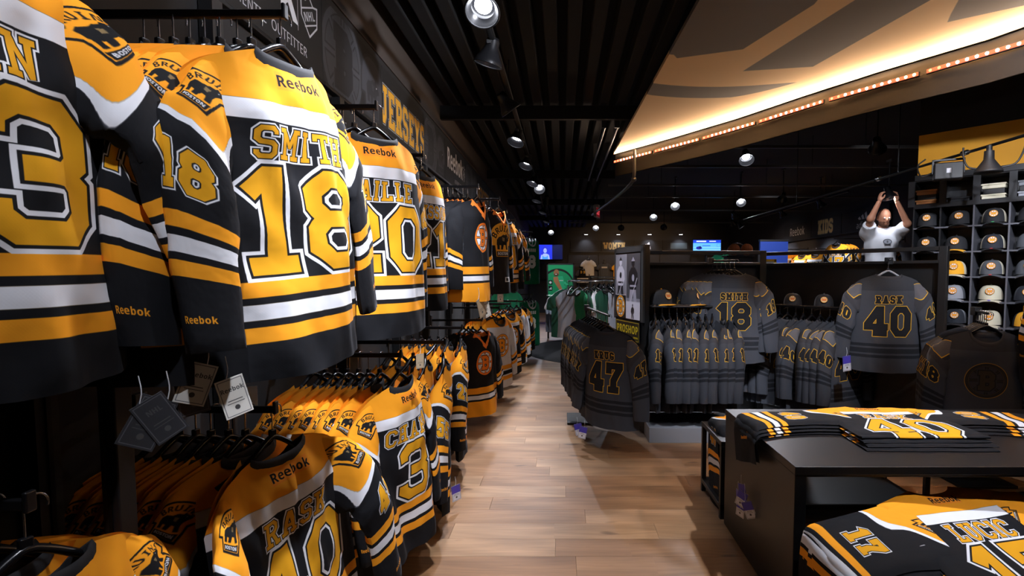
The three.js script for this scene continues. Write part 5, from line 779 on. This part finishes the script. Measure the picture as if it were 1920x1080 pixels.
// blue partition with yellow-framed picture, basketballs
{ const t = thing('partition', 'bright blue partition wall behind the two shelf units', 'partition', [4.72, 0, 12]); mesh('board', box(0.62, 2.24, 0.08, 0, 1.12, 0), std(0x1d3f9a, 0.7), t); mesh('cap_rail', box(0.64, 0.04, 0.1, 0, 2.26, 0), M.black, t); mesh('base', box(0.64, 0.1, 0.1, 0, 0.05, 0), M.black, t);
  const f = thing('framed_picture', 'yellow-framed tall picture between the two shelf units', 'picture', [3.45, 1.32, 9]); mesh('frame', merge(box(0.04, 0.86, 0.03, -0.12, 0, 0), box(0.04, 0.86, 0.03, 0.12, 0, 0), box(0.28, 0.04, 0.03, 0, 0.42, 0), box(0.28, 0.04, 0.03, 0, -0.42, 0)), std(0xe0aa22, 0.5), f); mesh('sheet', box(0.2, 0.8, 0.01), std(0xb9bfc6, 0.6), f); mesh('stand', merge(box(0.06, 0.92, 0.04, 0, -0.86, -0.03), box(0.4, 0.03, 0.4, 0, -1.3, -0.03)), M.black, f);
  const ball = new THREE.SphereGeometry(0.12, 28, 20), seam = merge(new THREE.TorusGeometry(0.1195, 0.002, 5, 48), new THREE.TorusGeometry(0.1195, 0.002, 5, 48).rotateY(Math.PI / 2), new THREE.TorusGeometry(0.1195, 0.002, 5, 48).rotateX(Math.PI / 2)), bm = std(0xb8622e, 0.7);
  const r = thing('ball_rack', 'black pedestal behind the shelf unit with two basketballs', 'stand', [3.6, 0, 11]); mesh('column', rbox(0.5, 1.86, 0.3, 0.01, 0, 0.93, 0), M.black, r); mesh('hoop', new THREE.TorusGeometry(0.2, 0.012, 8, 32, Math.PI).translate(0, 1.95, -0.08), M.chrome, r); mesh('ledge', rbox(0.56, 0.03, 0.36, 0.008, 0, 1.875, 0), M.black, r);
  [['orange basketball, left one on the pedestal behind the shelf unit', -0.1], ['orange basketball, right one on the pedestal behind the shelf unit', 0.16]].forEach(([l, x]) => { const b = thing('basketball', l, 'ball', [3.6 + x, 2.011, 10.95]); mesh('shell', ball, bm, b); mesh('seams', seam, M.black, b); }); }
[[4.55, 15.6], [4.85, 15.6]].forEach(([x, d], k) => { const t = thing('display_rail', `black pole stand for the green shirt, ${k ? 'right' : 'left'}`, 'stand', [x, 0, d]); mesh('pole', bar([0, 0, 0], [0, 2.2, 0], 0.012), M.black, t); mesh('foot', box(0.3, 0.02, 0.3, 0, 0.01, 0), M.black, t); tee('mint', `green shirt beside the blue partition, ${k ? 'right' : 'left'} one`, [x, 2.1, d - 0.1], 0.4); });

// ---------- the man on the steps ----------
{
  const field = (res, half, cx, cy, cz, sdf) => {
    const mc = new MarchingCubes(res, M.black, false, false, 400000); mc.isolation = 0; const n = mc.size, hs = n / 2;
    for (let k = 0; k < n; k++) for (let j = 0; j < n; j++) for (let i = 0; i < n; i++) mc.field[i + j * n + k * n * n] = -sdf(cx + half * (i - hs) / hs, cy + half * (j - hs) / hs, cz + half * (k - hs) / hs);
    mc.update(); const c = mc.count, g = new THREE.BufferGeometry(), p = new Float32Array(mc.positionArray.subarray(0, c * 3)), nn = new Float32Array(mc.normalArray.subarray(0, c * 3));
    for (let i = 0; i < c; i++) { p[i * 3] = p[i * 3] * half + cx; p[i * 3 + 1] = p[i * 3 + 1] * half + cy; p[i * 3 + 2] = p[i * 3 + 2] * half + cz; }
    g.setAttribute('position', new THREE.BufferAttribute(p, 3)); g.setAttribute('normal', new THREE.BufferAttribute(nn, 3)); return g;
  };
  const cap2 = (x, y, z, a, b, ra, rb) => { const bx = b[0] - a[0], by = b[1] - a[1], bz = b[2] - a[2], t = clamp(((x - a[0]) * bx + (y - a[1]) * by + (z - a[2]) * bz) / (bx * bx + by * by + bz * bz), 0, 1); return Math.hypot(x - a[0] - bx * t, y - a[1] - by * t, z - a[2] - bz * t) - (ra + (rb - ra) * t); };
  const smin = (list, k) => { let m = Infinity; for (const d of list) { if (m === Infinity) { m = d; continue; } const h = clamp(0.5 + 0.5 * (d - m) / k, 0, 1); m = d * (1 - h) + m * h - k * h * (1 - h); } return m; };
  const bx = (x, y, z, c, r) => (Math.hypot((x - c[0]) / r[0], (y - c[1]) / r[1], (z - c[2]) / r[2]) - 1) * Math.min(...r);
  // local metres, feet at y = 0; +z faces the camera
  const J = { pel: [0, 0.93, 0], chest: [0, 1.27, 0], neck: [-0.01, 1.47, 0.02], head: [-0.005, 1.625, 0.06], shL: [-0.19, 1.42, 0], shR: [0.19, 1.40, 0], elL: [-0.245, 1.60, 0.22], elR: [0.21, 1.52, 0.25], wrL: [-0.185, 1.81, 0.30], wrR: [0.04, 1.81, 0.31], hpL: [-0.1, 0.9, 0], hpR: [0.1, 0.9, 0], knL: [-0.11, 0.49, 0.05], knR: [0.11, 0.49, 0.03], anL: [-0.11, 0.08, -0.02], anR: [0.11, 0.08, -0.02] };
  const arms = (x, y, z, e = 0) => [cap2(x, y, z, J.shL, J.elL, 0.056 + e, 0.044 + e), cap2(x, y, z, J.elL, J.wrL, 0.044 + e, 0.029 + e), cap2(x, y, z, J.shR, J.elR, 0.056 + e, 0.044 + e), cap2(x, y, z, J.elR, J.wrR, 0.044 + e, 0.029 + e)];
  const torso = (x, y, z, e = 0) => [bx(x, y, z, [0, 1.27, 0], [0.185 + e, 0.23 + e, 0.125 + e]), bx(x, y, z, [0, 1.02, 0.01], [0.165 + e, 0.2 + e, 0.125 + e]), cap2(x, y, z, J.shL, J.shR, 0.07 + e, 0.07 + e)];
  const legs = (x, y, z, e = 0) => [bx(x, y, z, [0, 0.92, 0], [0.17 + e, 0.13 + e, 0.12 + e]), cap2(x, y, z, J.hpL, J.knL, 0.09 + e, 0.062 + e), cap2(x, y, z, J.knL, J.anL, 0.06 + e, 0.04 + e), cap2(x, y, z, J.hpR, J.knR, 0.09 + e, 0.062 + e), cap2(x, y, z, J.knR, J.anR, 0.06 + e, 0.04 + e)];
  const headF = (x, y, z) => { const [hx, hy, hz] = J.head, c = Math.cos(0.35), s = Math.sin(0.35), Y = (y - hy) * c + (z - hz) * s, Z = -(y - hy) * s + (z - hz) * c, X = x - hx;   // the face tips down a little
    let d = smin([bx(X, Y, Z, [0, 0.02, -0.01], [0.077, 0.105, 0.095]), bx(X, Y, Z, [0, -0.06, 0.02], [0.058, 0.06, 0.07]), bx(X, Y, Z, [0, -0.01, 0.092], [0.012, 0.026, 0.018]), bx(X, Y, Z, [-0.08, -0.005, -0.01], [0.012, 0.03, 0.02]), bx(X, Y, Z, [0.08, -0.005, -0.01], [0.012, 0.03, 0.02])], 0.018);
    for (const e of [-0.03, 0.03]) d = Math.max(d, -bx(X, Y, Z, [e, 0.018, 0.098], [0.018, 0.011, 0.02])); return Math.max(d, -bx(X, Y, Z, [0, -0.062, 0.096], [0.026, 0.006, 0.012])); };
  const handF = (x, y, z, w, dir) => {   // fingers curl round the lamp rim
    const parts = [bx(x, y, z, [w[0] + 0.012 * dir, w[1] + 0.045, w[2] + 0.005], [0.026, 0.05, 0.042])];
    for (let f = 0; f < 4; f++) { const oz = 0.034 - f * 0.022, L = [0.03, 0.037, 0.034, 0.026][f], b0 = [w[0] + 0.014 * dir, w[1] + 0.085, w[2] + oz], b1 = [b0[0] + 0.012 * dir, b0[1] + L, b0[2]], b2 = [b1[0] + 0.03 * dir, b1[1] + 0.012, b1[2]]; parts.push(cap2(x, y, z, b0, b1, 0.0095, 0.0088), cap2(x, y, z, b1, b2, 0.0088, 0.0075)); }
    const t0 = [w[0] + 0.016 * dir, w[1] + 0.03, w[2] + 0.035], t1 = [w[0] + 0.04 * dir, w[1] + 0.06, w[2] + 0.05]; parts.push(cap2(x, y, z, t0, t1, 0.012, 0.01), cap2(x, y, z, t1, [t1[0] + 0.012 * dir, t1[1] + 0.025, t1[2] - 0.004], 0.01, 0.008)); return smin(parts, 0.008); };
  const skin = new THREE.MeshPhysicalMaterial({ color: 0xc58a6b, roughness: 0.55, sheen: 0.1 });
  const t = thing('person', 'bald bearded man in white T-shirt reaching up with both arms to a lamp', 'person', [4.46, 0.66, 7.5], -0.12);
  const bodyG = mergeGeometries([
    field(96, 1.0, 0, 0.95, 0.1, (x, y, z) => smin([smin(torso(x, y, z, -0.015), 0.05), cap2(x, y, z, J.neck, J.head, 0.055, 0.05), ...arms(x, y, z), smin(legs(x, y, z, -0.012), 0.04)], 0.03)),
    field(72, 0.16, J.head[0], J.head[1], J.head[2], headF), field(60, 0.12, J.wrL[0], J.wrL[1] + 0.06, J.wrL[2], (x, y, z) => handF(x, y, z, J.wrL, 1)), field(60, 0.12, J.wrR[0], J.wrR[1] + 0.06, J.wrR[2], (x, y, z) => handF(x, y, z, J.wrR, -1)),
  ]);
  mesh('body', bodyG, skin, t);
  const armCut = (p, s, e) => ((p[0] - s[0]) * (e[0] - s[0]) + (p[1] - s[1]) * (e[1] - s[1]) + (p[2] - s[2]) * (e[2] - s[2])) / ((e[0] - s[0]) ** 2 + (e[1] - s[1]) ** 2 + (e[2] - s[2]) ** 2);
  const shirtG = field(96, 0.46, 0, 1.2, 0.05, (x, y, z) => {
    const f = 0.008 * Math.sin(x * 26 + y * 9) * sm((1.4 - y) * 3) + 0.012 * nz(x * 9, y * 6, z * 9);
    const wide = [bx(x, y, z, [0, 1.26, 0], [0.215, 0.25, 0.155]), bx(x, y, z, [0, 0.97, 0.01], [0.205, 0.3, 0.16]), cap2(x, y, z, J.shL, J.shR, 0.09, 0.09), cap2(x, y, z, J.shL, [lerp(J.shL[0], J.elL[0], 0.62), lerp(J.shL[1], J.elL[1], 0.62), lerp(J.shL[2], J.elL[2], 0.62)], 0.088, 0.078), cap2(x, y, z, J.shR, [lerp(J.shR[0], J.elR[0], 0.66), lerp(J.shR[1], J.elR[1], 0.66), lerp(J.shR[2], J.elR[2], 0.66)], 0.092, 0.086)];
    let d = smin(wide, 0.05) + f; d = Math.max(d, 0.83 - y, armCut([x, y, z], J.shL, J.elL) > 0.6 && x < -0.1 && z > 0.05 ? 0.02 : -1);
    return Math.max(d, -(Math.hypot(x - J.neck[0], (z - 0.03)) - 0.075 + Math.max(0, 1.49 - y) * 1.4));
  });
  const shirt = mesh('t_shirt', shirtG, std(0xd3d5da, 0.85), t);
  const pr = mesh('chest_print', new THREE.PlaneGeometry(0.13, 0.1, 10, 8), new THREE.MeshStandardMaterial({ roughness: 0.8, transparent: true, map: canvasTex(128, 96, (x) => { x.clearRect(0, 0, 128, 96); x.strokeStyle = '#23242a'; x.lineWidth = 9; ell(x, 64, 48, 52, 32, '#8d919a', '#23242a', 8); x.fillStyle = '#23242a'; x.font = 'bold 40px sans-serif'; x.textAlign = 'center'; x.fillText('B', 64, 62); x.fillRect(20, 78, 88, 9); }) }), shirt); pr.position.set(0, 1.29, 0.172); pr.rotation.x = -0.1;
  mesh('trousers', field(80, 0.62, 0, 0.5, 0, (x, y, z) => Math.max(smin(legs(x, y, z, 0.02), 0.03), 0.09 - y, y - 1.0)), std(0x17181d, 0.85), t);
  mesh('beard', field(40, 0.12, J.head[0], J.head[1] - 0.05, J.head[2] + 0.04, (x, y, z) => { const c = Math.cos(0.35), s = Math.sin(0.35), X = x - J.head[0], Y = (y - J.head[1]) * c + (z - J.head[2]) * s, Z = -(y - J.head[1]) * s + (z - J.head[2]) * c; return Math.max(bx(X, Y, Z, [0, -0.07, 0.025], [0.066, 0.062, 0.076]), Y + 0.025, -Z + 0.0, -bx(X, Y, Z, [0, -0.058, 0.1], [0.03, 0.012, 0.02])); }), std(0x5a3724, 0.95), t);
  for (const s of [-1, 1]) { mesh('shoe', merge(rbox(0.09, 0.08, 0.26, 0.03, s * 0.11, 0.04, 0.04)), std(0x202024, 0.6), t); mesh('eye', new THREE.SphereGeometry(0.012, 10, 8).translate(J.head[0] + s * 0.03, J.head[1] + 0.018 * Math.cos(0.35) - 0.084 * Math.sin(0.35), J.head[2] + 0.018 * Math.sin(0.35) + 0.084 * Math.cos(0.35)), std(0xd9d5cf, 0.3), t); }
  const st = thing('step_ladder', 'step ladder under the man, hidden behind the shelf unit', 'ladder', [4.46, 0, 7.55], -0.12);
  for (const [y, z, w] of [[0.22, 0.32, 0.46], [0.44, 0.16, 0.43]]) mesh('step', rbox(w, 0.03, 0.12, 0.004, 0, y, z), M.steel, st); mesh('top_step', rbox(0.42, 0.03, 0.34, 0.004, 0, 0.643, 0.0), M.steel, st);
  for (const s of [-1, 1]) { mesh('side_rail', bar([s * 0.24, 0.01, 0.42], [s * 0.2, 0.64, 0.08], 0.014), M.steel, st); mesh('rear_leg', bar([s * 0.24, 0.01, -0.3], [s * 0.2, 0.64, -0.12], 0.014), M.steel, st); }
  head([4.39, 7.22, 2.52, 4.55, 1.6, 7.0, 0.12, COOL, 0.9], 'lit spotlight held in the raised hands of the man');
}
// small fittings on the lower arms
{ const t = thing('size_plate', 'small chrome size plate on the lower arm above the gold three jersey', 'plate', [-1.02, 1.225, 2.05], 0.9); mesh('plate', rbox(0.12, 0.03, 0.004, 0.001), M.chrome, t); mesh('clip', rbox(0.02, 0.09, 0.01, 0.002, 0, -0.05, -0.006), M.black, t); }
renderer.render(scene, camera);
